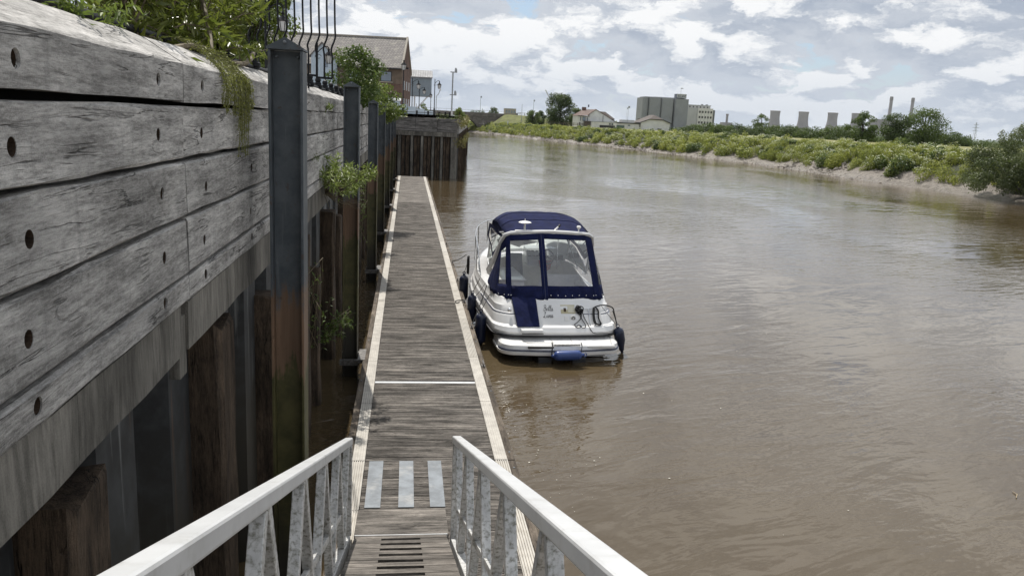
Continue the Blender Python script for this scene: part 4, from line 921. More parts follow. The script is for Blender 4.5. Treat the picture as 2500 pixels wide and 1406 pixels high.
for c in (17.2, -7.0):
    rr_ = []
    for a in np.linspace(0, math.pi, 30):
        o_ = (c - 10 * math.cos(a), .6 + 5.6 * math.sin(a)); q = (c - 10.7 * math.cos(a), .6 + 6.25 * math.sin(a)); rr_.append([(o_[0], -.06, o_[1]), (q[0], -.06, q[1]), (q[0], .02, q[1]), (o_[0], .02, o_[1])])
    MB().grid(rr_, close=True).build('arch_ring', BRSTONE, bridge)
for x in (5.1, 28.8):
    b = MB(); b.prism([(x - 2, 0, -1), (x, -3.0, -1), (x + 2, 0, -1)], (0, 0, 4.2)); b.add([(x - 2, 0, 3.2), (x, -3, 3.2), (x + 2, 0, 3.2), (x, 0, 5.0)], [(0, 1, 3), (1, 2, 3)]); b.build('cutwater', BRSTONE, bridge)
b = MB()
for k in range(34): x = -58 + k * 2.9; b.box(x - .03, x + .03, .2, .26, deck(x) + .3, deck(x) + 1.1)
b.grid([[(x, .2, deck(x) + 1.1), (x, .26, deck(x) + 1.1), (x, .26, deck(x) + 1.18), (x, .2, deck(x) + 1.18)] for x in np.linspace(-58, 38, 12)], close=True)
kind(b.build('railing', GREY_METAL, bridge), 'stuff')

# ------------------------------------------------------------------ brick warehouse with slate roof, hoist houses
BRICK = mortar_mat('red_brown_brick', (0.165, 0.085, 0.058), (0.115, 0.060, 0.044), (0.15, 0.12, 0.10), 1.0, bw_=.46, bh=.15)
RENDERB = plain('brown_render', (0.15, 0.115, 0.085), 0.9, var=0.2, scale=1.5)
def slate_mat(name, c1, c2, rows=.30, lich=(0.36, 0.34, 0.27)):
    m, t = newmat(name); v = ocoord(t, rnd=False); s = t.n('ShaderNodeSeparateXYZ', {0: v})
    uv = t.n('ShaderNodeCombineXYZ', {0: t.math('ADD', s.outputs[0], t.math('MULTIPLY', s.outputs[1], .4)), 1: t.math('MULTIPLY', s.outputs[2], 1.25), 2: 0.0}).outputs[0]
    br = t.n('ShaderNodeTexBrick', {'Vector': uv, 'Color1': (*c1, 1), 'Color2': (*c2, 1), 'Mortar': (0.05, 0.045, 0.04, 1), 'Scale': 1.0, 'Mortar Size': 0.03, 'Brick Width': .42, 'Row Height': rows})
    c = t.mix(t.ramp(t.noise(v, 1.1, 8.0, 0.7), 0.5, 0.7, 0.0, 0.7), br.outputs[0], lich)
    c = t.mix(t.ramp(t.noise(v, 5.5, 4.0, 0.7), 0.58, 0.7, 0.0, 0.6), c, (0.05, 0.045, 0.04)); finish(t, c, 0.75, 0.0, br.outputs[1], 0.4, -0.02); return m
SLATE = slate_mat('stone_slates', (0.22, 0.20, 0.185), (0.15, 0.137, 0.13))
BLUEB = plain('pale_blue_boarding', (0.45, 0.54, 0.61), 0.7, var=0.1, scale=2)
GREYB = plain('blue_grey_boarding', (0.24, 0.29, 0.33), 0.7, var=0.1, scale=1)
PANE = plain('window_pane_glass', (0.16, 0.20, 0.24), 0.08, var=0.2, scale=.4, **{'Specular IOR Level': 0.9})
WFR = plain('window_frame_paint', (0.62, 0.63, 0.62), 0.5)
STONEL = plain('pale_stone_trim', (0.34, 0.31, 0.26), 0.85, var=0.2)
ware = thing('brick_warehouse', 'old brown brick warehouse with a steep slate roof and gable end to the river', 'warehouse', (-.94, 115, 5.06), R(-6.9))
Lw, Dw, EV, RG = 30.0, 10.1, 6.2, 10.45
b = MB(); b.box(-Lw, 0, 0, .4, 0, 4.1); b.build('front_wall', BRICK, ware)
b = MB(); b.box(-Lw, -.003, .003, .4, 4.1, EV); b.build('upper_wall', RENDERB, ware)
b = MB(); b.prism([(-.4, .4, 0), (-.4, Dw, 0), (-.4, Dw, EV - .4), (-.4, Dw / 2, RG - .1), (-.4, .4, EV)], (.4, 0, 0)); b.build('gable_wall', BRICK, ware)
MB().box(-Lw, -.4, Dw - .4, Dw - .01, 0, EV - .4).build('rear_wall', BRICK, ware)
b = MB(); b.prism([(-Lw, -.35, EV - .2), (-Lw, Dw / 2, RG), (-Lw, Dw + .35, EV - .5), (-Lw, Dw + .35, EV - .35), (-Lw, Dw / 2, RG + .2), (-Lw, -.35, EV)], (Lw - .1, 0, 0)); b.build('roof', SLATE, ware)
b = MB(); b.prism([(-.098, -.4, EV - .15), (-.098, Dw / 2, RG + .05), (-.098, Dw / 2, RG + .42), (-.098, -.4, EV + .2)], (.24, 0, 0)); b.build('verge_stone', STONEL, ware)
b = MB(); b.prism([(-.098, Dw + .4, EV - .45), (-.098, Dw / 2 + .004, RG + .05), (-.098, Dw / 2 + .004, RG + .42), (-.098, Dw + .4, EV - .1)], (.24, 0, 0)); b.build('verge_stone', STONEL, ware)
MB().box(-Lw, -.1, Dw / 2 - .15, Dw / 2 + .15, RG + .12, RG + .3).build('ridge_stone', STONEL, ware)
MB().box(-Lw, 0, -.47, -.352, EV - .22, EV - .1).build('gutter', BLACK, ware)
def window(parent, x, z, w_, h, y=0.0, bars=True, face='Y'):
    f = MB(); 
    P = lambda a, b_, c, d, e, g: (f.box(a, b_, c, d, e, g))
    P(x - w_ / 2, x + w_ / 2, y - .06, y + .02, z, z + .07); P(x - w_ / 2, x + w_ / 2, y - .06, y + .02, z + h - .07, z + h); P(x - w_ / 2, x - w_ / 2 + .07, y - .06, y + .02, z + .07, z + h - .07); P(x + w_ / 2 - .07, x + w_ / 2, y - .06, y + .02, z + .07, z + h - .07)
    if face == 'X': f.v = [(-p[1] + 2 * 0, p[0], p[2]) for p in f.v]
    o = f.build('window', WFR if bars is True else BLACK, parent); g = MB(); g.box(x - w_ / 2 + .07, x + w_ / 2 - .07, y - .03, y - .01, z + .07, z + h - .07)
    if face == 'X': g.v = [(-p[1], p[0], p[2]) for p in g.v]
    g.build('pane', PANE, o); return o
window(ware, -2.2, 4.35, 1.5, 1.35, -.02, bars=False); MB().box(-3.15, -1.25, -.14, -.003, 4.2, 4.34).build('stone_sill', STONEL, ware)
window(ware, -6.6, 4.3, 1.5, 1.35, -.02, bars=False); window(ware, -6.6, 1.2, 1.3, 1.5, -.02, bars=False); window(ware, -2.4, 1.2, 1.3, 1.5, -.02, bars=False)
for y in (2.2, 5.0, 7.8):
    for z in (1.0, 3.4): window(ware, y, z, .9, 1.2, 0, face='X')
b = MB(); b.box(.0, .5, 3.0, 3.4, 6.3, 6.5); b.build('gable_lamp', BLACK, ware)
hh = MB(); hh.prism([(-11.9, -2.6, 3.0), (-8.9, -2.6, 3.0), (-8.9, -2.6, 7.2), (-10.4, -2.6, 8.8), (-11.9, -2.6, 7.2)], (0, 5.0, 0)); hoist = hh.build('blue_hoist_house', BLUEB, ware)
for k in range(15): x = -11.85 + k * .2; MB().box(x, x + .16, -2.63, -2.603, 3.02, 7.15 + max(0, 1.5 - abs(x + .08 + 10.4)) * 1.0).build('board', BLUEB, hoist)
for s in (-1, 1):
    b = MB(); b.prism([(-10.4, -2.85, 8.98), (-10.4 + s * 1.75, -2.85, 7.1), (-10.4 + s * 1.75, -2.85, 6.95), (-10.4, -2.85, 8.8)], (0, 5.4, 0)); b.build('roof', SLATE, hoist)
MB().box(-10.0, -9.65, -2.66, -2.6, 5.7, 6.6).build('window', PANE, hoist)
gh = thing('hoist_house', 'grey boarded hoist house on white struts jutting out past the brick warehouse', 'building', (.1, 148, 5.06))
b = MB(); b.box(-3, 3.95, 0, 4.4, 3.4, 6.7); b.build('wall', GREYB, gh)
for k in range(22): MB().box(-2.9 + k * .31, -2.9 + k * .31 + .27, -.03, -.003, 3.42, 6.6).build('board', GREYB, gh)
b = MB(); b.prism([(3.95, 0, 6.7), (3.95, 4.4, 6.7), (3.95, 2.2, 7.9)], (-.1, 0, 0)); b.build('gable', GREYB, gh)
b = MB(); b.prism([(-3, -.25, 6.6), (-3, 2.2, 7.85), (-3, 4.65, 6.6), (-3, 4.65, 6.75), (-3, 2.2, 8.02), (-3, -.25, 6.75)], (7.1, 0, 0)); b.build('roof', slate_mat('pale_slates', (0.42, 0.42, 0.42), (0.34, 0.34, 0.35), lich=(0.16, 0.15, 0.14)), gh)
for y in (.3, 4.0):
    MB().bar((3.3, y, 3.4), (.6, y, .3), .22, .22).build('strut', WFR, gh); MB().bar((1.0, y, 0), (1.0, y, 3.4), .25, .25).build('post', WFR, gh); MB().bar((-.6, y, 0), (-.6, y, 3.4), .25, .25).build('post', GREYB, gh)
MB().box(3.96, 4.0, 1.6, 2.6, 4.2, 5.8).build('hoist_door', BLUEB, gh); MB().box(-.25, .5, -.05, -.031, 5.6, 6.5).build('window', PANE, gh)
hd = thing('blue_hoarding', 'pale blue panel hoarding on the quay below the hoist house', 'hoarding', (-1.9, 88, 5.06))
for k in range(5):
    MB().box(k * .92, k * .92 + .86, 0, .05, .05, 1.15 - .17 * k if k else 1.25).build('panel', BLUEB, hd)
    MB().box(k * .92 - .04, k * .92 + .02, .05, .12, 0, 1.15).build('post', GREY_METAL, hd)
sh = thing('blue_shed', 'low blue shed at the foot of the brick warehouse', 'shed', (-3.6, 100, 5.06)); MB().box(0, 2.6, 0, 3, 0, 1.5).build('wall', BLUEB, sh); b = MB(); b.prism([(-.1, -.1, 1.5), (2.7, -.1, 1.5), (2.7, 3.1, 1.9), (-.1, 3.1, 1.9)], (0, 0, .08)); b.build('roof', GREY_METAL, sh)

# ------------------------------------------------------------------ street lamps and poles on the quay
FROST = plain('frosted_lantern_glass', (0.62, 0.64, 0.64), 0.3, var=0.05)
def lantern(parent, x, y, z, s=1.0):
    o = MB(); o.lathe((x, y, z), [(.11 * s, 0), (.13 * s, .02)], 6); o.lathe((x, y, z + .40 * s), [(.22 * s, 0), (.24 * s, .03 * s), (.13 * s, .16 * s), (.05 * s, .22 * s), (.05 * s, .28 * s), (.08 * s, .31 * s), (.02 * s, .42 * s)], 8)
    for k in range(6): a = math.pi / 3 * k; o.bar((x + .115 * s * math.cos(a), y + .115 * s * math.sin(a), z), (x + .212 * s * math.cos(a), y + .212 * s * math.sin(a), z + .41 * s), .02 * s, .02 * s)
    l_ = o.build('lantern', BLACK, parent); g = MB(); g.lathe((x, y, z + .02), [(.108 * s, 0), (.20 * s, .38 * s)], 6); g.build('glass', FROST, l_)
def street_lamp(x, y, ztop, lx, lz, label, s=1.0):
    """lx: lantern offset sideways (0 = post top)"""
    t = thing('street_lamp', label, 'street lamp', (x, y, 5.06), 0, 'black heritage lamps along the quay'); h = ztop - 5.06
    b = MB(); b.lathe((0, 0, 0), [(.13, 0), (.13, .1), (.10, .14), (.10, .75), (.075, .82), (.05, .9), (.042, h - .1), (.042, h)] + ([(.06, h + .02), (.015, h + .1)] if lx else []), 10); b.build('post', BLACK, t, smooth=True)
    if lx:
        b = MB(); d = lx / abs(lx); b.tube(smooth3([(0, 0, h - .45), (.25 * lx, 0, h - .28), (.6 * lx, 0, h - .12), (.9 * lx, 0, h - .10), (lx, 0, h - .2), (lx, 0, lz - 5.06 + .75 * s)]), .028, 6); b.build('bracket', BLACK, t, smooth=True)
        b = MB(); b.tube([(d * .05 + .16 * math.cos(a) * d, 0, h - .62 + .10 * math.sin(a)) for a in np.linspace(0, 5.5, 14)], .014, 5); b.build('scroll', BLACK, t)
        lantern(t, lx, 0, lz - 5.06, s)
    else: lantern(t, 0, 0, h, s)
street_lamp(-5.83, 35, 9.15, .70, 7.98, 'nearest heritage lamp, its white lantern hanging above the first steel pile')
street_lamp(-4.85, 45, 8.35, .60, 7.38, 'heritage lamp hanging in front of the pale blue hoist house')
street_lamp(-.46, 72, 8.72, 0, 0, 'tall heritage lamp standing at the gable corner of the brick warehouse', 1.05)
street_lamp(.39, 90, 8.85, .66, 7.8, 'bracket lamp in front of the grey hoist house, nearer of the two there', 1.05)
street_lamp(1.35, 105, 8.6, .62, 7.68, 'bracket lamp in front of the grey hoist house, shorter of the two there', 1.05)
street_lamp(3.36, 125, 7.72, 0, 0, 'small post top lamp just beyond the grey hoist house', 1.0)
street_lamp(2.97, 95, 9.1, .52, 8.1, 'tall bracket lamp standing clear against the sky beside the hoist house', 1.05)
t = thing('road_lamp', 'slim grey lamp with a curved arm behind the tall bracket lamp', 'street lamp', (4.37, 130, 5.06)); b = MB(); b.tube(smooth3([(0, 0, 0), (0, 0, 2.9), (.3, 0, 3.4), (.5, 0, 4.0)]), .05, 6); b.build('post', GREY_METAL, t); MB().lathe((.56, 0, 4.1), [(.02, -.15), (.14, -.05), (.12, .1), (.02, .15)], 10).build('lamp_head', FROST, t)
t = thing('floodlight_pole', 'tall grey pole with two short crossarms above the end of the quay', 'pole', (5.25, 100, 4.9))
b = MB(); b.tube([(0, 0, 0), (.02, 0, 5.45)], .085, 10); b.build('post', GREY_METAL, t, smooth=True)
for z in (5.42, 2.75):
    MB().box(-.30, .52, -.06, .06, z - .06, z + .05).build('crossarm', GREY_METAL, t)
    b = MB(); b.prism([(.22, -.14, z + .06), (.52, -.14, z + .06), (.50, -.14, z + .35), (.34, -.14, z + .56), (.24, -.14, z + .42)], (0, .28, 0)); b.build('floodlight', GREY_METAL, t, bevel=.03)
MB().tube([(.03, -.02, .1), (.03, -.02, .9)], .10, 8).build('base_sleeve', WFR, t)
def tall_pole(x, y, z0, z1, label, r=.07, head=True):
    t = thing('lamp_pole', label, 'lamp pole', (x, y, z0), 0, 'far slender poles'); b = MB(); b.tube([(0, 0, 0), (0, 0, z1 - z0)], [r, r * .6], 8); b.build('post', GREY_METAL, t, smooth=True)
    if head: MB().box(-.1, .45, -.12, .12, z1 - z0 - .15, z1 - z0 + .5).build('lamp_head', GREY_METAL, t)
tall_pole(28.0, 320, 6.4, 13.4, 'slender lamp pole standing on the stone bridge', .10)
tall_pole(41.7, 300, 5.0, 11.2, 'bare grey pole at the bridge end of the grassy embankment', .11, False)
tall_pole(50.6, 330, 5.0, 13.3, 'slender lamp pole left of the big dark tree', .09)
tall_pole(69.8, 255, 4.4, 10.9, 'thin mast between the white pub and the bungalow', .06)
tall_pole(108.8, 400, 4.4, 13.8, 'far thin pole beside the grey silo block', .06)
# bollard railing on top of the end wall
t = thing('quay_bollard_railing', 'black bollard railing on top of the end wall', 'railing', (0, 66.7, 4.9))
for x in (-.35, .7, 1.6, 2.5, 3.0, 3.35):
    MB().lathe((x, 0, 0), [(.07, 0), (.07, .36), (.085, .37), (.085, .40), (.05, .44), (.01, .46)], 10).build('post', BLACK, t, smooth=True)
for z in (.12, .30): MB().tube([(-.9, 0, z), (3.35, 0, z)], .022, 6).build('rail', BLACK, t)

# ------------------------------------------------------------------ riverside buildings on the far bank
WHITEW = plain('white_render', (0.62, 0.62, 0.60), 0.85, var=0.06, scale=.8, dirt=(0.46, 0.45, 0.42), dirt_at=(0.55, 0.8), dscale=.5)
REDT = slate_mat('brown_red_tiles', (0.145, 0.082, 0.062), (0.105, 0.060, 0.048), .32, lich=(0.18, 0.125, 0.095))
DARKT = slate_mat('dark_brown_tiles', (0.085, 0.062, 0.052), (0.062, 0.046, 0.040), .32, lich=(0.11, 0.09, 0.075))
FASCIA = plain('black_fascia', (0.02, 0.02, 0.022), 0.5)
pub = thing('riverside_pub', 'white rendered pub with brown tiled roofs on the far bank beside the dark tree', 'house', (0, 258, 4.2))
b = MB(); b.prism([(57.6, 0, 0), (66.3, 0, 0), (66.3, 0, 2.2), (59.95, 0, 5.55), (57.6, 0, 3.9)], (0, .4, 0)); b.build('gable_wall', WHITEW, pub)
MB().box(54.3, 57.6, -.3, 9, 0, 3.55).build('wing_wall', WHITEW, pub)
MB().box(60, 66.2, .4, 10, 0, 2.1).build('side_wall', WHITEW, pub)
b = MB(); b.prism([(59.9, -.2, 5.75), (57.3, -.2, 3.9), (57.3, -.2, 3.72), (59.95, -.2, 5.55), (66.6, -.2, 2.05), (66.6, -.2, 2.25)], (0, 9.5, 0)); b.build('roof', REDT, pub)
b = MB(); b.add([(54.0, -.6, 3.5), (57.9, -.6, 3.7), (59.6, 4.5, 5.7), (56.6, 4.5, 5.55), (54.0, 9.3, 3.5), (59.9, 9.3, 3.8)], [(0, 1, 2, 3), (0, 3, 4), (3, 2, 5, 4)]); rf = b.build('roof', REDT, pub)
b = MB(); b.box(56.3, 57.6, 4.1, 4.9, 5.2, 6.3); b.build('chimney', BRICK, rf)
MB().box(53.95, 57.75, -.72, -.6, 3.36, 3.55).build('fascia', FASCIA, pub)
b = MB(); b.add([(60, 9, 5.3), (65.2, 9, 5.25), (68.0, 6.5, 3.0), (68.0, 13, 3.0), (60, 13, 3.0), (60, 5.2, 3.5)], [(0, 1, 2, 5), (1, 3, 2), (0, 4, 3, 1)]); b.build('roof', DARKT, pub)
MB().box(65.2, 67.7, 6.7, 9.5, 0, 3.0).build('dormer_wall', WHITEW, pub); MB().box(65.0, 67.9, 6.4, 6.7, 2.75, 3.05).build('fascia', FASCIA, pub)
MB().box(58.0, 66.0, -4, -.01, 0, 1.75).build('flat_extension', WHITEW, pub); MB().box(57.9, 66.1, -4.1, 0, 1.755, 1.9).build('flat_roof', GREY_METAL, pub)
MB().box(56.0, 57.95, -2.4, -.35, 0, 1.9).build('porch', DARKT, pub)
MB().box(60.5, 65.5, -4.06, -4.005, 0.0, .85).build('dark_plinth', FASCIA, pub)
for x, z, w_, h in ((55.0, 1.9, .3, 1.2), (56.1, 1.9, 1.0, 1.25), (57.2, 1.9, .3, 1.1)): window(pub, x, z, w_, h, -.32, bars=False)
MB().box(54.6, 55.0, -.36, -.305, 0, 1.4).build('door', FASCIA, pub)
for x in (63.8, 64.6): window(pub, x, 1.0, .5, .5, -4.07, bars=False)
MB().tube([(62.4, -.1, 1.9), (62.4, -.1, 3.9)], .06, 6).build('flue', FASCIA, pub); MB().tube([(58.3, 5, 5.2), (58.3, 5, 7.1)], .03, 5).build('aerial', GREY_METAL, pub); MB().box(58.35, 58.75, 4.98, 5.02, 6.4, 7.2).build('flag', NAVY, pub)
sd = thing('flat_roofed_store', 'low flat roofed outbuilding with dark fascia between pub and bungalow', 'outbuilding', (66.4, 257, 4.2))
MB().box(0, 8, 0, 6, 0, 1.7).build('wall', WHITEW, sd); MB().box(-.1, 8.2, -.2, 6.1, 1.7, 2.0).build('roof', FASCIA, sd); MB().box(.2, 3.0, -.05, -.003, .1, 1.1).build('shutter', plain('green_glass', (0.10, 0.15, 0.13), .2), sd); MB().box(2.5, 6.8, 2, 5, 2.0, 2.9).build('upper_box', WHITEW, sd); MB().box(4.2, 4.9, -.03, -.003, .9, 1.4).build('window', PANE, sd)
bg_ = thing('white_bungalow', 'white bungalow with a half hipped brown roof in front of the silo block', 'house', (0, 256, 4.2))
b = MB(); b.prism([(74.7, 0, 0), (84.2, 0, 0), (84.2, 0, 2.5), (81.6, 0, 3.5), (77.4, 0, 3.5), (74.7, 0, 2.5)], (0, 9, 0)); b.build('wall', WHITEW, bg_)
b = MB(); A, B_, C_, D_ = (74.2, -.3, 2.35), (77.3, -.3, 3.5), (81.7, -.3, 3.5), (84.7, -.3, 2.35)
top = [(79.5, 2.2, 4.9), (79.5, 7.5, 4.9)]; b.add([A, B_, C_, D_, top[0], top[1], (84.7, 9.3, 2.35), (74.2, 9.3, 2.35)], [(0, 1, 4, 5, 7), (1, 2, 4), (2, 3, 6, 5, 4), (7, 5, 6)]); b.build('roof', DARKT, bg_)
for p, q in ((A, B_), (B_, C_), (C_, D_)): MB().bar((p[0], p[1] - .05, p[2] - .06), (q[0], q[1] - .05, q[2] - .06), .1, .22).build('fascia', FASCIA, bg_)
MB().box(80.2, 81.6, -.04, -.003, .1, .6).build('window', FASCIA, bg_); MB().box(75.2, 78.5, -1.2, -.4, 0, .35).build('white_bench', WHITEW, bg_)
# silo block and mill
CONC = plain('grey_concrete', (0.225, 0.24, 0.262), 0.9, var=0.10, scale=.12, dirt=(0.16, 0.165, 0.17), dirt_at=(0.5, 0.8), dscale=.06)
silo = thing('grain_silo', 'tall windowless grey concrete silo block with a sign box on its roof', 'silo', (0, 600, 4.2), 0)
for x0, x1, y0 in ((176.6, 181.4, 6), (181.6, 190.4, 3), (190.6, 199.4, 1), (200.4, 211.0, 0)):
    b = MB(); r_ = 1.2; ol = [(x0, 22), (x0, y0 + r_)] + [(x0 + r_ - r_ * math.cos(a), y0 + r_ - r_ * math.sin(a)) for a in np.linspace(.3, math.pi / 2, 4)] + [(x1 - r_ + r_ * math.sin(a), y0 + r_ - r_ * math.cos(a)) for a in np.linspace(0, 1.3, 4)] + [(x1, y0 + r_), (x1, 22)]
    b.prism([(x, y, 0) for x, y in ol], (0, 0, 23.3)); b.build('silo_bay', CONC, silo)
MB().box(178, 209.5, 6, 20, 23.3, 24.0).build('roof_deck', CONC, silo)
b = MB()
for k in range(26): b.box(184 + k, 184.5 + k, 3.2, 3.5, 23.3, 24.1)
kind(b.build('parapet_post', GREY_METAL, silo), 'stuff')
sb = MB(); sb.box(201.6, 209.2, 2, 8, 24.0, 27.0); sgn = sb.build('sign_box', plain('blue_grey_sign', (0.10, 0.12, 0.15), 0.6), silo)
W_ = MB()
for x0 in (201.9, 205.6):
    W_.box(x0, x0 + 3.3, 1.9, 1.97, 26.4, 26.75); W_.box(x0, x0 + 3.3, 1.9, 1.97, 24.35, 24.7); W_.box(x0 + .9, x0 + 2.7, 1.9, 1.97, 25.4, 25.72)
W_.box(201.9, 202.25, 1.9, 1.97, 24.7, 26.4); W_.box(204.85, 205.2, 1.9, 1.97, 24.7, 26.4); W_.box(205.6, 205.95, 1.9, 1.97, 25.55, 26.4); W_.box(208.55, 208.9, 1.9, 1.97, 24.7, 25.55)
kind(W_.build('sign_mark', WFR, sgn), 'stuff')
MB().tube([(205.6, 5, 27), (205.6, 5, 31.4)], .10, 6).build('flagpole', GREY_METAL, silo); MB().box(205.2, 207.2, 4.9, 5.1, 31.0, 31.6).build('roof_light', GREY_METAL, silo)
an = thing('dark_annex', 'small dark block standing left of the grey silo block', 'building', (161.4, 560, 4.2)); MB().box(0, 3.6, 0, 4, 0, 6.9).build('wall', FASCIA, an); MB().box(.4, 3.2, -.05, -.003, 5.0, 6.4).build('panel', GREY_METAL, an); MB().box(-.1, 3.7, -.1, 4.1, 6.9, 7.1).build('roof', GREY_METAL, an)
mill = thing('white_mill', 'white multi storey mill with rows of small windows right of the silo block', 'mill', (0, 640, 4.2))
MB().box(213.5, 233, 0, 18, 0, 18.4).build('wall', plain('pale_grey_wall', (0.42, 0.43, 0.44), .85, var=.05, scale=.2), mill); MB().box(233, 245.6, -1, 18, 0, 18.4).build('tower_wall', plain('white_mill_wall', (0.60, 0.60, 0.585), .85, var=.05, scale=.2), mill); MB().box(245.6, 248.4, 2, 18, 0, 17.3).build('end_wall', plain('dark_end_wall', (0.13, 0.135, 0.14), .85), mill)
MB().box(216, 244.5, 3, 16, 18.4, 20.4).build('top_storey', plain('top_storey_wall', (0.5, 0.5, 0.49), .85, var=.05, scale=.2), mill); MB().box(215, 245, 2.5, 16.5, 20.4, 20.9).build('roof', GREY_METAL, mill)
for x in range(9): MB().box(217.6 + x * 3, 218.6 + x * 3, 2.93, 2.998, 18.7, 19.8).build('window', FASCIA, mill)
for r_ in range(4):
    for c in range(5): MB().box(233.8 + c * 2.4, 235.2 + c * 2.4, -1.06, -1.003, 14.6 - r_ * 4.2, 16.3 - r_ * 4.2).build('window', FASCIA, mill)
for x in (235.7, 238.6, 241.5): MB().box(x, x + .2, -1.1, -1.003, 1, 17).build('downpipe', GREY_METAL, mill)
MB().box(214.5, 219.8, -.06, -.003, 15.2, 16.3).build('window', FASCIA, mill)
for x in (219, 224, 238, 242): MB().box(x, x + 1.4, 6, 8, 20.9, 21.8).build('roof_vent', GREY_METAL, mill)
bk = thing('beige_block', 'distant beige flat roofed block beyond the bridge end', 'building', (49.6, 420, 4.4)); BEI = plain('beige_wall', (0.30, 0.275, 0.235), .9); MB().box(0, 5.7, 0, 6, 0, 6.6).build('wall', BEI, bk); MB().box(-.1, 5.8, -.1, 6.1, 6.6, 6.9).build('roof', GREY_METAL, bk); MB().box(5.7, 7.0, 1, 6, 0, 4.6).build('side_block', NAVY, bk)
for k in range(4): MB().box(.4 + k * 1.35, 1.2 + k * 1.35, -.05, -.003, 4.6, 5.9).build('window', PANE, bk)
cr = thing('crane_jib', 'pale slanting crane jib rising behind the big dark tree', 'crane', (52.7, 300, 4.4)); MB().bar((0, 0, 8), (-2.6, 0, 12.4), .35, .35).build('jib', WFR, cr); MB().bar((0, 0, 0), (0, 0, 8.2), .5, .5).build('mast', WFR, cr)
# power station on the horizon
TOWC = plain('cooling_tower_concrete', (0.175, 0.165, 0.18), 0.9, var=0.12, scale=.02)
CT = [(1730, 112.5, 'first cooling tower from the mill, standing left of the others'), (1873.5, 116, 'second cooling tower from the mill along the horizon'), (2021.5, 118.5, 'third cooling tower from the mill along the horizon'), (2144, 122, 'cooling tower half hidden by the airy tree')]
proto = None
for x, h, lb in CT:
    if proto is None:
        proto = thing('cooling_tower', lb, 'cooling tower', (x, 3700, 0), 0, 'cooling towers on the horizon')
        b = MB(); pr = []
        for i in range(22): z = 9 + 104 * i / 21; pr.append((22.3 * math.sqrt(1 + ((z - 90) / 60) ** 2), z))
        pr += [(pr[-1][0] - 1.0, 113), (21.3, 90)]; b.lathe((0, 0, 0), pr, 40); b.build('shell', TOWC, proto, smooth=True)
        b = MB(); b.lathe((0, 0, 110.5), [(23.7, 0), (24.2, .4), (24.2, 3.0), (23.2, 3.2)], 40); b.build('rim', plain('tower_rim', (0.16, 0.14, 0.14), .9), proto, smooth=True)
        b = MB()
        for k in range(40): a = 2 * math.pi * k / 40; b.bar((40 * math.cos(a), 40 * math.sin(a), 0), (37 * math.cos(a + .08), 37 * math.sin(a + .08), 10), 1, 1)
        kind(b.build('leg', TOWC, proto), 'stuff')
    else:
        c = copy_tree(proto); c.location = (x, 3700, h - 113.5); c['label'] = lb
for x, lb in ((2312, 'left tall chimney with a thicker dark cap'), (2424, 'right tall chimney with a thicker dark cap, behind the broad tree')):
    t = thing('power_station_chimney', lb, 'chimney', (x, 3700, 0), 0, 'power station chimneys'); MB().lathe((0, 0, 0), [(9.5, 0), (7.2, 196)], 20).build('stack', TOWC, t, smooth=True); MB().lathe((0, 0, 190), [(7.4, 0), (8.0, 1), (8.0, 14), (7.0, 14), (7.0, 19), (5.6, 19)], 20).build('cap', plain('chimney_cap', (0.13, 0.12, 0.125), .9), t)
t = thing('boiler_house', 'pale boxy boiler house between the two tall chimneys', 'power station', (2255, 3720, 0)); MB().box(0, 150, 0, 60, 0, 98).build('wall', TOWC, t); MB().box(-2, 152, -2, 62, 98, 101).build('roof', GREY_METAL, t)
t = thing('distant_chimney', 'small pale chimney far off beyond the mill', 'chimney', (1211, 3000, 0)); MB().lathe((0, 0, 0), [(5.2, 0), (4.2, 66), (5.4, 66), (5.4, 72)], 14).build('stack', TOWC, t); MB().box(-18, 22, -5, 20, 0, 40).build('base_building', TOWC, t)
def pylon(x, y, s, lb):
    t = thing('pylon', lb, 'pylon', (x, y, 4), 0, 'far electricity pylons'); b = MB(); H_ = 46 * s
    for sx in (-1, 1):
        for sy in (-1, 1): b.bar((sx * 3.2 * s, sy * 3.2 * s, 0), (sx * .5 * s, sy * .5 * s, H_), .38 * s, .38 * s)
    for k in range(7):
        z0, z1 = H_ * k / 7, H_ * (k + 1) / 7; w0, w1 = 3.2 * s + (.5 - 3.2) * s * k / 7, 3.2 * s + (.5 - 3.2) * s * (k + 1) / 7
        b.bar((-w0, -w0, z0), (w1, -w1, z1), .25 * s, .25 * s); b.bar((w0, -w0, z0), (-w1, -w1, z1), .25 * s, .25 * s)
    b.build('tower', GREY_METAL, t)
    for z, w_ in ((.62, 6.5), (.76, 8), (.9, 5.5)): MB().bar((-w_ * s, 0, H_ * z), (w_ * s, 0, H_ * z), .4 * s, .7 * s).build('crossarm', GREY_METAL, t)
pylon(901, 1200, .75, 'electricity pylon above the hedges, larger of the two'); pylon(1804, 2500, .75, 'faint electricity pylon farther off')
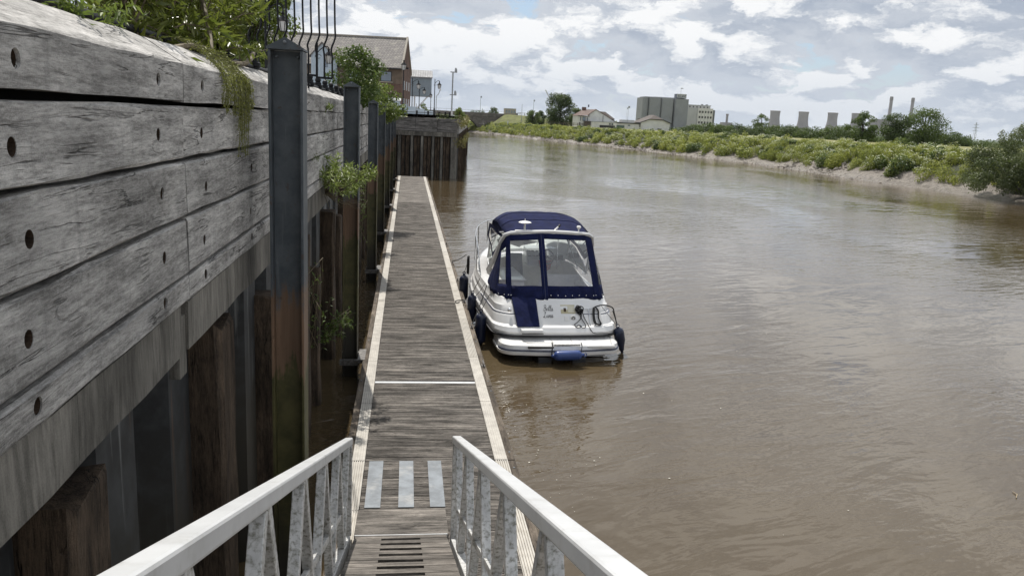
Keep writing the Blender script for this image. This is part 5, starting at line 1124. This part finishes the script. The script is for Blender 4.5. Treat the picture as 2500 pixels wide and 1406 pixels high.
# post and rail fence along the embankment path
fe = thing('post_and_rail_fence', 'wooden post and rail fence along the top of the grass embankment', 'fence')
FP = [(41.0, 312, 7.4), (46.5, 302, 7.0), (52, 294, 6.5), (58, 287, 5.7), (64, 282, 5.0)]
for (a, b2) in zip(FP[:-1], FP[1:]):
    for k in range(4): p = Vector(a).lerp(Vector(b2), k / 4); MB().box(p.x - .07, p.x + .07, p.y - .07, p.y + .07, p.z - 1.6, p.z + 1.0).build('post', WOOD_FENCE, fe)
    for z in (.45, .9): MB().bar((a[0], a[1], a[2] + z), (b2[0], b2[1], b2[2] + z), .05, .12).build('rail', WOOD_FENCE, fe)
fe = thing('field_fence', 'dark post and rail fence in the field in front of the big dark tree', 'fence')
FP = [(44.5, 262, 4.35), (48, 257, 4.35), (51.5, 252, 4.35), (55, 248, 4.35)]
for (a, b2) in zip(FP[:-1], FP[1:]):
    for k in range(3): p = Vector(a).lerp(Vector(b2), k / 3); MB().box(p.x - .07, p.x + .07, p.y - .07, p.y + .07, p.z - .3, p.z + 1.0).build('post', WOOD_FENCE, fe)
    for z in (.45, .85): MB().bar((a[0], a[1], a[2] + z), (b2[0], b2[1], b2[2] + z), .05, .12).build('rail', WOOD_FENCE, fe)
MB().box(-.2, .2, -.1, .1, 0, 1.3).build('marker_post', WFR, thing('river_marker', 'small white marker post in the bank growth by the bridge', 'marker post', (35.8, 293, 3.6)))
# ------------------------------------------------------------------ trees, hedges, bank growth
LEAF_D = leafmat('dark_tree_leaves', (0.028, 0.052, 0.014), (0.075, 0.115, 0.030), .30)
LEAF_M = leafmat('mid_tree_leaves', (0.045, 0.080, 0.018), (0.115, 0.165, 0.040), .35)
LEAF_L = leafmat('light_leaves', (0.085, 0.130, 0.026), (0.20, 0.25, 0.06), .40)
LEAF_W = leafmat('willow_leaves', (0.075, 0.105, 0.040), (0.17, 0.20, 0.085), .35)
LEAF_B = leafmat('bank_leaves', (0.120, 0.158, 0.022), (0.42, 0.43, 0.09), .50)
BARK = plain('bark', (0.055, 0.045, 0.034), 0.9, var=0.3, scale=9, bump=0.01)
def tree(x, y, z0, h, w_, label, m, n=3500, seed=1, size=.32, low=.18, group=None, clumps=26, trunk=.2, name='tree', airy=0.0):
    t = thing(name, label, 'tree', (x, y, z0), 0, group); rng = random.Random(seed); cl = []
    for k in range(clumps):
        a = rng.uniform(0, 6.283); zf_ = rng.uniform(low, .90); prof = math.sin(math.pi * min(1, (zf_ - low * .4) / (1 - low * .4)) ** .8) ** .6
        rr_ = w_ / 2 * prof * math.sqrt(rng.random()) * .95; r_ = w_ * rng.uniform(.15, .25) * (1 - .3 * zf_) * (1 - airy * .35)
        cl.append((rr_ * math.cos(a), rr_ * math.sin(a), h * zf_, r_, r_, r_ * rng.uniform(.65, .9)))
    cl.append((0, 0, h * .9, w_ * .15, w_ * .15, h * .1))
    b = MB(); b.tube([(0, 0, -.4), (.03 * w_, 0, h * .3), (0, .02 * w_, h * .6), (0, 0, h * .85)], [trunk, trunk * .75, trunk * .45, trunk * .12], 8)
    for c in cl[:14]: b.tube([(0, 0, max(.12 * h, c[2] * .5)), (c[0] * .5, c[1] * .5, c[2] * .82), (c[0], c[1], c[2])], [trunk * .4, trunk * .25, trunk * .08], 5)
    b.build('trunk', BARK, t, smooth=True)
    leaves('crown', cl, n, size, m, t, seed, shell=.55, upbias=.5, aspect=.62); return t
tree(51.9, 278, 4.1, 11.2, 10.5, 'big dark dense tree beside the white pub on the far bank', LEAF_D, 14000, 2, .42, .04, clumps=56, trunk=.35)
tree(56.2, 272, 4.3, 6.0, 6.0, 'smaller paler tree in front of the big dark tree, next to the pub', LEAF_M, 5000, 3, .36, .1)
tree(43.8, 286, 4.4, 4.6, 5.5, 'bushy small tree left of the big dark tree by the fence', LEAF_M, 3500, 4, .34, .08)
tree(47.3, 292, 4.4, 4.8, 4.5, 'small round tree tucked against the left side of the big dark tree', LEAF_D, 3000, 5, .34, .08)
tree(41.8, 400, 4.5, 6.6, 6.5, 'round dark tree showing over the bridge parapet', LEAF_D, 2500, 6, .45, .15)
tree(34, 402, 4.5, 4.9, 8.5, 'low dark bush showing over the bridge parapet near its lamp', LEAF_D, 2500, 7, .45, .1)
tree(135, 300, 4.4, 8.0, 7.6, 'airy open tree rising above the hedges left of the first cooling tower', LEAF_M, 4200, 8, .34, .10, clumps=34, airy=.7)
tree(90.3, 153, 4.3, 6.0, 6.4, 'airy tree beside the dense pair, in front of the fourth cooling tower', LEAF_M, 6000, 9, .26, .15, clumps=30, airy=.7)
tree(94.8, 149, 4.3, 5.9, 6.0, 'dense dark tree between the two chimneys and the airy tree', LEAF_D, 9000, 10, .26, .06, clumps=36)
tree(102.3, 151, 4.3, 6.9, 8.6, 'broad domed tree right of the chimneys, largest of the field trees', LEAF_M, 12000, 11, .27, .06, clumps=44, trunk=.3)
HB = [(.357, 230, 2.2, 6), (.366, 260, 3.0, 6), (.376, 235, 3.4, 7), (.387, 240, 3.0, 6), (.398, 225, 2.9, 6), (.409, 232, 2.6, 6), (.420, 225, 3.3, 7), (.433, 228, 2.7, 6), (.446, 220, 2.6, 7), (.459, 222, 3.3, 7), (.472, 215, 3.4, 7), (.486, 205, 3.7, 7), (.500, 215, 3.4, 7), (.514, 200, 2.6, 6), (.526, 198, 3.8, 7), (.540, 190, 3.1, 6), (.553, 185, 3.9, 7), (.566, 178, 3.4, 6), (.580, 172, 3.4, 6), (.60, 170, 3.2, 6), (.652, 165, 2.6, 6), (.715, 172, 2.4, 7), (.728, 175, 3.6, 5), (.70, 180, 2.2, 6)]
HL = ['right below the mill windows', 'at the mill corner, taller and darker', 'just right of the white mill', 'between the mill and the small far chimney', 'under the small far chimney', 'right of the small far chimney, low', 'midway from the far chimney to the airy tree', 'left of the airy tree, low', 'under the airy tree', 'at the foot of the first cooling tower', 'right of the first cooling tower', 'between first and second cooling tower', 'at the foot of the second cooling tower', 'right of the second cooling tower, low', 'between second and third cooling tower', 'left under the third cooling tower', 'at the foot of the third cooling tower', 'right of the third cooling tower', 'left under the fourth cooling tower', 'at the foot of the fourth cooling tower', 'right of the broad domed tree', 'below the larger pylon', 'just right of the larger pylon, taller', 'left of the larger pylon, low']
for i, ((k, d, h, w_), lb) in enumerate(zip(HB, HL)):
    tree(k * d, d, 4.1, h * .86, w_ * 1.1, 'hedgerow bush ' + lb, (LEAF_D, LEAF_M, LEAF_D)[i % 3], 2600, 30 + i, .30, .05, 'hedgerow bushes behind the field', 18, .12, name='hedgerow_bush')
# continuous low hedge and far wood: nobody could count these
rngv = np.random.default_rng(8)
cl = [(k * d + rngv.normal() * 1.5, d + rngv.normal() * 3, 4.7, 3.0, 2.0, .9) for k in np.linspace(.345, .80, 90) for d in (245 - 170 * (k - .345),)]
kind(leaves('field_hedge', cl, 22000, .34, LEAF_D, None, 21, .5, .5, .6), 'stuff')
cl = [(k * d, d, 6, 26, 20, 5 + 2.5 * rngv.random()) for k in np.linspace(-.3, 1.5, 160) for d in (900 + 300 * rngv.random(),)]
kind(leaves('far_wood', cl, 16000, 2.6, LEAF_D, None, 22, .5, .5, .7), 'stuff')
# bank growth
vis = [i for i in range(len(bp)) if 44 < bp[i, 1] < 345]
cl = []; fl = []
for i in vis:
    dist = bp[i, 1]
    for k in range(21):
        o0 = float(np.interp(dist, [60, 100, 150], [2.1, 1.8, 1.3])); off = o0 + (10 - o0) * rngv.random(); p = bp[i] + nrm2[i] * off + tg[i] * rngv.uniform(-2, 2); z = float(np.interp(off, [q[0] for q in PROF], [q[1] for q in PROF]))
        r_ = rngv.choice([.5, .7, .9, 1.1], p=[.25, .35, .28, .12]) * (1.0 if dist < 170 else .85) * rngv.uniform(.85, 1.15) * (1.2 - .05 * off); cl.append((p[0], p[1], z + r_ * .6, r_, r_, r_ * rngv.uniform(.8, 1.15)))
    for k in range(3):
        off = rngv.uniform(7.5, 12); p = bp[i] + nrm2[i] * off + tg[i] * rngv.uniform(-2, 2); cl.append((p[0], p[1], 3.85, 1.2, 1.2, .28))
clA = np.array(cl); nearm = clA[:, 1] < 130
dkm = (np.sin(clA[:, 1] * .9 + clA[:, 0]) + .6 * np.sin(clA[:, 1] * .31) + rngv.normal(size=len(clA)) * .5) > 1.2
kind(leaves('near_bank_growth', clA[nearm & ~dkm], 85000, .19, LEAF_B, None, 23, .6, .7, .45), 'stuff')
kind(leaves('tall_bank_grass', clA[nearm], 60000, .34, LEAF_B, None, 26, .5, .2, .16, droop=-1.6), 'stuff')
kind(leaves('far_bank_growth', clA[~nearm & ~dkm], 105000, .32, LEAF_B, None, 24, .6, .7, .5), 'stuff')
kind(leaves('dark_bank_shrubs', clA[dkm], 60000, .24, LEAF_M, None, 25, .6, .6, .6), 'stuff')
FLOWER = plain('white_umbels', (0.50, 0.52, 0.37), 0.9, var=.1)
n = 24000; k = rngv.choice(len(clA), n, p=(clA[:, 1] < 230) * np.clip(1.3 - clA[:, 1] / 220, .05, 1) / ((clA[:, 1] < 230) * np.clip(1.3 - clA[:, 1] / 220, .05, 1)).sum())
d = rngv.normal(size=(n, 3)); d[:, 2] = np.abs(d[:, 2]) + .6; d /= np.linalg.norm(d, axis=1, keepdims=True); keep = (np.sin(clA[k, 1] * .55) + np.sin(clA[k, 1] * .23 + 1) > -.4); k = k[keep]; d = d[keep]; n = len(k)
c = clA[k, :3] + d * clA[k, 3:] * (1.02 + .15 * rngv.random((n, 1))); nr = np.tile([0, -.35, 1.], (n, 1)) + rngv.normal(size=(n, 3)) * .25; nr /= np.linalg.norm(nr, axis=1, keepdims=True); ax = np.cross(nr, rngv.normal(size=(n, 3))); ax /= np.linalg.norm(ax, axis=1, keepdims=True)
sz = (.07 + .07 * rngv.random((n, 1)))
kind(leaf_mesh('white_bank_flowers', c, ax, np.cross(nr, ax), nr, sz, sz, np.zeros(n), FLOWER), 'stuff')
# big waterside bush at the right
t = thing('waterside_bush', 'big dense willowy bush at the water edge on the far right', 'bush', (53.2, 63, 1.0)); cl = []
rg = random.Random(5)
for k in range(80):
    a = rg.uniform(0, 6.28); r_ = rg.uniform(0, 1) ** .6; zz = rg.uniform(.3, 5.2); x = 4.4 * r_ * math.cos(a) + .5 * zz * .3; y = 7.0 * r_ * math.sin(a); cl.append((x, y, zz * (1 - .35 * r_ * (1 if x < 0 else .2)), rg.uniform(.7, 1.2), rg.uniform(.7, 1.2), rg.uniform(.6, 1.0)))
for k in range(9): cl.append((rg.uniform(-1.5, 3), rg.uniform(-6, 5), rg.uniform(4.3, 5.2), .35, .35, .7))
leaves('foliage', cl, 60000, .17, leafmat('dark_willow_leaves', (0.045, 0.066, 0.024), (0.135, 0.16, 0.062), .3), t, 31, .5, .45, .45)
b = MB()
for c in cl[:22]: b.tube([(c[0] * .3 + 1, c[1] * .4, -.2), (c[0] * .7, c[1] * .8, c[2] * .6), c[:3]], [.09, .05, .015], 5)
b.build('stem', BARK, t)
# rubble along the water line
n = 3000; ii = rngv.choice([i for i in vis if bp[i, 1] > 85], n); off = rngv.uniform(-.4, 3.6, n); P = bp[ii] + nrm2[ii] * off[:, None] + tg[ii] * rngv.uniform(-2, 2, (n, 1)); z = np.interp(off, [q[0] for q in PROF], [q[1] for q in PROF])
S = rngv.uniform(.10, .34, n) * (1 + (bp[ii, 1] > 180) * .35); octa = np.array([(1, 0, 0), (0, 1, 0), (-1, 0, 0), (0, -1, 0), (0, 0, .7), (0, 0, -.7)]); fo_ = np.array([(0, 1, 4), (1, 2, 4), (2, 3, 4), (3, 0, 4), (1, 0, 5), (2, 1, 5), (3, 2, 5), (0, 3, 5)])
V = np.concatenate([P, z[:, None]], 1)[:, None, :] + octa[None] * S[:, None, None] * rngv.uniform(.55, 1.3, (n, 6, 1))
me = bpy.data.meshes.new('bank_rubble'); me.from_pydata(V.reshape(-1, 3).tolist(), [], (np.arange(n)[:, None, None] * 6 + fo_[None]).reshape(-1, 3).tolist()); me.update()
kind(link('bank_rubble', me, plain('bank_stones', (0.24, 0.215, 0.185), .85, var=.4, scale=.6)), 'stuff')

# ------------------------------------------------------------------ planting and ironwork on the near quay
tree(-7.5, 40, 5.06, 6.2, 4.6, 'leafy bright green tree behind the railings above the first steel pile', LEAF_L, 15000, 41, .17, .12, clumps=46, trunk=.12)
tree(-12, 46, 5.06, 7.5, 7, 'taller green tree deeper behind the railings', LEAF_M, 9000, 42, .24, .12, clumps=36, trunk=.18)
tree(-1.45, 24, 5.0, 1.75, 1.6, 'upright leafy bush against the slate roof, behind the second steel pile', LEAF_M, 5200, 43, .085, .05, clumps=34, trunk=.035, name='leafy_bush')
tree(-.95, 33, 4.75, 1.35, 1.7, 'spreading yellow green bush at the wall top before the warehouse', LEAF_L, 4200, 44, .095, .05, clumps=26, trunk=.03, name='leafy_bush')
tree(-1.5, 28.5, 4.9, 1.2, 1.8, 'low bush overhanging the quay wall between the upright bush and the yellow green one', LEAF_L, 3200, 45, .09, .05, clumps=22, trunk=.03, name='leafy_bush')
tree(3.2, 170, 5.0, 2.6, 2.6, 'small tree under the struts of the grey hoist house', LEAF_L, 1500, 46, .22, .1, clumps=14)
tree(4.2, 67.4, 4.8, .95, 1.2, 'small weedy bush at the corner of the end wall', LEAF_L, 1500, 47, .10, .05, clumps=12, trunk=.03, name='leafy_bush')
tree(3.0, 66.9, 4.85, .35, 1.4, 'grey weeds along the top of the end wall', LEAF_W, 700, 49, .07, .05, clumps=10, trunk=.01, name='weeds')
cl = [(4.1 + 4.4 * f + rngv.normal() * .15, 66.5 + 54 * f, z_ + rngv.normal() * .2, .5, 1.6, .5) for f in np.linspace(0, .9, 14) for z_ in (3.0, 4.6)]
kind(leaves('ledge_grass', cl, 9000, .16, leafmat('dry_grass', (0.12, 0.11, 0.03), (0.26, 0.22, 0.08), .3), None, 48, .4, .5, .3, droop=.8), 'stuff')
# buddleia-like shrub leaning over the coping
LEAF_S = leafmat('shrub_leaves', (0.075, 0.100, 0.018), (0.195, 0.215, 0.045), .42, .35)
STEM = plain('woody_stem', (0.12, 0.095, 0.055), .8, var=.3, scale=20, bump=.003)
def lance(name, tips, n, L, m, parent, seed, spread=.10):
    """leaves set along given shoots (list of polylines)"""
    rng = np.random.default_rng(seed); c = []; a_ = []
    for p in tips:
        p = np.array(p, float); k = max(3, int(n / len(tips))); f = rng.random(k) ** .75 * (len(p) - 1.001); i = f.astype(int); q = p[i] + (p[i + 1] - p[i]) * (f - i)[:, None]; d = p[i + 1] - p[i]; d /= np.linalg.norm(d, axis=1, keepdims=True)
        o_ = rng.normal(size=(k, 3)); o_ -= d * (o_ * d).sum(1, keepdims=True); o_ /= np.linalg.norm(o_, axis=1, keepdims=True); ax = o_ * .9 + d * .55; ax[:, 2] -= .10; ax /= np.linalg.norm(ax, axis=1, keepdims=True)
        c.append(q + ax * L * .5 + rng.normal(size=(k, 3)) * spread * .2); a_.append(ax)
    c = np.concatenate(c); ax = np.concatenate(a_); N_ = len(c); nr = np.tile([0, 0, 1.], (N_, 1)) + rng.normal(size=(N_, 3)) * .45; nr -= ax * (nr * ax).sum(1, keepdims=True); nr /= np.linalg.norm(nr, axis=1, keepdims=True)
    Ls = L * (.6 + .7 * rng.random((N_, 1))); return leaf_mesh(name, c, ax, np.cross(nr, ax), nr, Ls, Ls * .27, np.clip(.5 + .25 * rng.normal(size=N_), 0, 1), m, parent, True)
sh = thing('overhanging_shrub', 'broad leafy shrub leaning over the wall coping at the upper left', 'shrub', (-1.75, 6.6, 5.1)); rg = random.Random(9); shoots = []
for k in range(95):
    y0 = rg.uniform(-1.2, 1.6); a = rg.uniform(-.9, .9); L = rg.uniform(.35, .85); dx = rg.uniform(-.5, .34); dy = rg.uniform(-.25, .9); dz = rg.uniform(-.05, .75)
    s0 = Vector((rg.uniform(-.25, .05), y0, rg.uniform(.10, .5))); e_ = s0 + Vector((dx, dy, dz)).normalized() * L; md = s0.lerp(e_, .5) + Vector((0, 0, .06)); e_.z -= .05; e_.x = min(e_.x, .38 - .10 * max(0, .4 - e_.z)); shoots.append([tuple(s0), tuple(md), tuple(e_)])
for k in range(26):
    s0 = Vector((rg.uniform(-.3, .05), rg.uniform(1.2, 2.6), rg.uniform(.1, .7))); e_ = s0 + Vector((rg.uniform(-.2, .4), rg.uniform(-.1, .5), rg.uniform(0, .6))); shoots.append([tuple(s0), tuple(s0.lerp(e_, .5) + Vector((0, 0, .05))), tuple(e_)])
lance('foliage', shoots, 4400, .125, LEAF_S, sh, 51)
b = MB()
for s in shoots: b.tube(s, [.008, .006, .002], 5)
b.tube(smooth3([(.22, -1.0, .10), (.26, -.5, .16), (.28, .1, .13), (.30, .8, .12), (.28, 1.4, .20), (.2, 2.0, .32)]), .022, 7); b.tube(smooth3([(.27, -.1, .14), (.18, .25, .32), (.05, .6, .60), (-.1, .9, .9)]), .018, 6)
b.build('stem', STEM, sh, smooth=True)
tn = lambda nm, lb, x, y, z, L, n_, seed, k=10, m=LEAF_L, r_=.16, up_=1.0: (lambda t, rg_: (lance('foliage', [[(0, 0, 0), (rg_.uniform(-r_, r_) * .5, rg_.uniform(-r_, r_) * .5, r_ * .5 * up_), (rg_.uniform(-r_, r_), rg_.uniform(-r_, r_), r_ * rg_.uniform(.3, 1.3) * up_)] for _ in range(k)], n_, L, m, t, seed), t)[1])(thing(nm, lb, 'plant', (x, y, z)), random.Random(seed))
tn('wall_weed', 'small pale weed sprouting on the coping near the left edge', -1.52, 4.02, 5.20, .07, 90, 61)
tn('wall_weed', 'second small weed on the coping beside the shrub', -1.52, 4.55, 5.20, .06, 80, 62)
tn('wall_weed', 'bright tuft growing from the top timber before the second pile', -1.27, 13.3, 4.88, .06, 90, 63, r_=.10)
tn('wall_weed', 'tiny tuft in the gap between the second and third timbers', -1.28, 11.6, 4.20, .04, 60, 64, r_=.06)
# bright bush growing out of the wall face
wp = thing('wall_bush', 'bright green bush growing from the wall beam in front of the second pile', 'bush', (-1.28, 13.0, 3.62)); shoots = []
for k in range(34):
    e_ = Vector((rg.uniform(.02, .62), rg.uniform(-.7, .75), rg.uniform(.05, .62))); e_.z *= (1 - .5 * abs(e_.y)); shoots.append([(.0, 0, -.02), tuple(e_ * .45 + Vector((0, 0, -.04))), tuple(e_ * .8), tuple(e_)])
for k in range(6): e_ = Vector((.62 + rg.uniform(0, .16), rg.uniform(.2, .9), .30 + rg.uniform(-.05, .12))); shoots.append([(.1, 0, 0), tuple(e_ * .5), tuple(e_ * .85), tuple(e_)])
sh2 = [[s[1], s[2], s[3]] for s in shoots]; lance('foliage', sh2, 1350, .095, leafmat('bright_leaves', (0.13, 0.18, 0.045), (0.30, 0.36, 0.115), .4, .4), wp, 52)
b = MB()
for s in shoots: b.tube(s, [.007, .006, .004, .002], 5)
for k in range(16): a = rg.uniform(-.5, .5); b.tube([(.0, a * .3, -.03), (rg.uniform(.1, .4), a, -.1 - rg.uniform(0, .14)), (rg.uniform(.2, .7), a * 1.8, -.14 - rg.uniform(0, .12))], [.005, .003, .001], 4)
b.build('stem', STEM, wp)
lp = thing('shade_fern', 'dark ferny plant in the shadow between first and second pile', 'plant', (-1.25, 12.3, 1.35)); shoots = [[(0, 0, 0), (rg.uniform(.05, .2), rg.uniform(-.25, .3), rg.uniform(.1, .3)), (rg.uniform(.12, .5), rg.uniform(-.35, .7), rg.uniform(.1, .5))] for _ in range(16)]
lance('foliage', shoots, 520, .075, LEAF_M, lp, 53); b = MB()
for s in shoots: b.tube(s, [.005, .004, .002], 4)
b.build('stem', STEM, lp)
for i, (x, y, z, lb) in enumerate([(-1.2, 19.4, 2.7, 'leafy creeper hanging on the wall past the second pile'), (-1.2, 26.5, 2.9, 'leafy creeper hanging on the wall past the third pile'), (-1.2, 36.0, 3.2, 'green creeper clinging to the wall before the fifth pile'), (-1.2, 10.0, 2.35, 'thin dark twigs with leaves on the wall behind the first pile')]):
    t = thing('wall_creeper', lb, 'creeper', (x, y, z), 0, 'creepers on the quay wall'); shoots = [[(0, rg.uniform(-.3, .3), rg.uniform(-.8, .8)), (rg.uniform(.05, .2), rg.uniform(-.4, .4), rg.uniform(-.7, .7)), (rg.uniform(.08, .3), rg.uniform(-.5, .5), rg.uniform(-.9, .7))] for _ in range(18 if i < 3 else 8)]
    lance('foliage', shoots, 220 if i < 3 else 80, .07, LEAF_M, t, 70 + i)
    b = MB()
    for s in shoots: b.tube(s, [.005, .004, .002], 4)
    b.build('stem', STEM, t)
# trailing plant
tp = thing('trailing_plant', 'yellow green trailing plant hanging in strands over the coping', 'plant', (-1.5, 6.3, 5.22)); shoots = []
for k in range(44):
    y0 = rg.uniform(-.55, .62); f = rg.random(); L = rg.uniform(.05, .30) if k < 26 else rg.uniform(.30, .62)
    y1 = y0 + (rg.uniform(0, .15)); yl = min(.75, y1); xs_ = .215 + rg.uniform(0, .03)
    if k >= 26: yl = .22 + rg.uniform(-.10, .36); y0 = yl - rg.uniform(.2, .5)
    shoots.append([(-.05, y0, .02 + rg.uniform(0, .06)), (.08, y0 * .5 + yl * .5, -.03 + rg.uniform(.02, .07)), (xs_ - .01, yl, -.14), (xs_ + .01, yl + rg.uniform(-.02, .02), -.14 - L * .5), (xs_ - .003, yl + rg.uniform(-.03, .03), -.14 - L)])
lance('foliage', shoots, 3000, .026, leafmat('trailing_leaves', (0.15, 0.165, 0.035), (0.30, 0.30, 0.09), .35), tp, 54, .03)
b = MB()
for s in shoots: b.tube(s, .003, 4)
b.build('stem', plain('green_stem', (0.15, 0.155, 0.05), .7), tp)
# ball-topped bollard railing behind the coping
br_ = thing('bollard_railing', 'black tubular railing with ball topped posts along the top of the wall', 'railing', (-1.73, 0, 5.06))
for i in range(31):
    y = 8.2 + i * 1.33
    o = MB().lathe((0, y, 0), [(.075, 0), (.075, .24), (.088, .25), (.088, .29), (.065, .30), (.065, .335), (.05, .345)], 12).build('post', BLACK, br_, smooth=True)
    MB().lathe((0, y, .385), [(.012, -.05)] + [(.058 * math.cos(a), .058 * math.sin(a)) for a in np.linspace(-.9, 1.5, 9)], 12).build('ball', BLACK, o, smooth=True)
for z in (.10, .245): MB().tube([(0, -.5, z), (0, 48.2, z)], .026, 10).build('rail', BLACK, br_, smooth=True)
# curved-bar wing panel closing off the gap
wg = thing('wing_railing', 'black railing panel of tall kinked bars standing out over the wall edge', 'railing')
A_ = Vector((-2.16, 11.75, 0)); B2 = Vector((-1.10, 12.3, 0))
for k in range(11):
    p = A_.lerp(B2, k / 10); zb = 5.34 if k > 7 else 5.02; zk = 5.93 - .008 * k
    MB().tube(smooth3([(p.x - .012, p.y, zb), (p.x - .012, p.y, zk - .22), (p.x - .026, p.y, zk - .10), (p.x + .028, p.y, zk + .05), (p.x + .026, p.y, zk + .2), (p.x + .02, p.y, zk + .6), (p.x + .02, p.y, 7.2)], 3), .014, 6).build('bar', BLACK, wg, smooth=True)
c8 = A_.lerp(B2, .8); MB().bar((c8.x - .02, c8.y, 5.335), (B2.x - .01, B2.y, 5.335), .012, .03).build('bottom_rail', BLACK, wg)
MB().bar((A_.x, A_.y, 5.36), (c8.x, c8.y, 5.36), .012, .03).build('middle_rail', BLACK, wg)
bf = thing('bar_fence', 'dark upright bar fence behind the leaves at the top of the wall', 'fence', (-3.0, 0, 5.06)); b0 = None
for k in range(36):
    if b0 is None: b0 = MB().bar((0, 0, .08), (0, 0, 1.25), .016, .016).build('bar', BLACK, bf, loc=(0, 7, 0))
    else:
        c_ = b0.copy(); c_.location.y = 7 + k * .15; col.objects.link(c_)
for z in (.15, 1.15): MB().bar((0, 6.9, z), (0, 12.5, z), .04, .012).build('rail', BLACK, bf)
for k in range(3): MB().bar((0, 6.95 + k * 2.6, 0), (0, 6.95 + k * 2.6, 1.3), .05, .05).build('post', BLACK, bf)
# bits of drift on the water
TW = plain('drift_twig', (0.30, 0.24, 0.16), .8)
for x, y, L, a, lb in ((9.2, 7.9, .30, .6, 'pale twig floating in the near right water'), (5.1, 27.5, .8, .15, 'thin curved twig floating beyond the boat'), (7.3, 6.2, .16, 2.2, 'short straw floating nearest the gangway'), (8.6, 9.4, .22, 1.1, 'light straw floating to the right of the gangway')):
    b = MB(); b.tube([(0, 0, .012), (L * .5 * math.cos(a) + .04, L * .5 * math.sin(a), .015), (L * math.cos(a), L * math.sin(a), .01)], [.006, .009, .005], 5); tag(b.build('floating_twig', TW, loc=(x, y, 0)), lb, 'twig', 'drift on the river')
rf_ = np.random.default_rng(12); n = 150; c = np.stack([rf_.uniform(1.7, 16, n), rf_.uniform(4, 40, n), np.full(n, .012)], 1); c[:50, 0] = 1.75 + np.abs(rf_.normal(size=50)) * .5; c[:50, 1] = rf_.uniform(9, 15, 50)
c = c[~((c[:, 0] > 1.6) & (c[:, 0] < 5.2) & (c[:, 1] > 14.5) & (c[:, 1] < 24.5))]; n = len(c); ax = rf_.normal(size=(n, 3)); ax[:, 2] = 0; ax /= np.linalg.norm(ax, axis=1, keepdims=True); nr = np.tile([0, 0, 1.], (n, 1)); sz = .012 + .03 * rf_.random((n, 1)) ** 2
kind(leaf_mesh('drift_flecks', c, ax, np.cross(nr, ax), nr, sz, sz * .6, np.zeros(n), plain('foam_fleck', (0.55, 0.53, 0.46), .8)), 'stuff')
# ------------------------------------------------------------------ the air between here and the horizon
hz_m = bpy.data.materials.new('haze_air'); hz_m.use_nodes = True; ht = NT(hz_m.node_tree)
hv = ht.n('ShaderNodeVolumePrincipled', {'Color': (0.90, 0.95, 1.0, 1), 'Density': 0.00004, 'Anisotropy': 0.35})
ho = ht.n('ShaderNodeOutputMaterial', {'Volume': hv})
hb = MB(); hb.box(-7000, 10800, -9600, 10800, -2.5, 240); kind(hb.build('haze', hz_m), 'stuff')
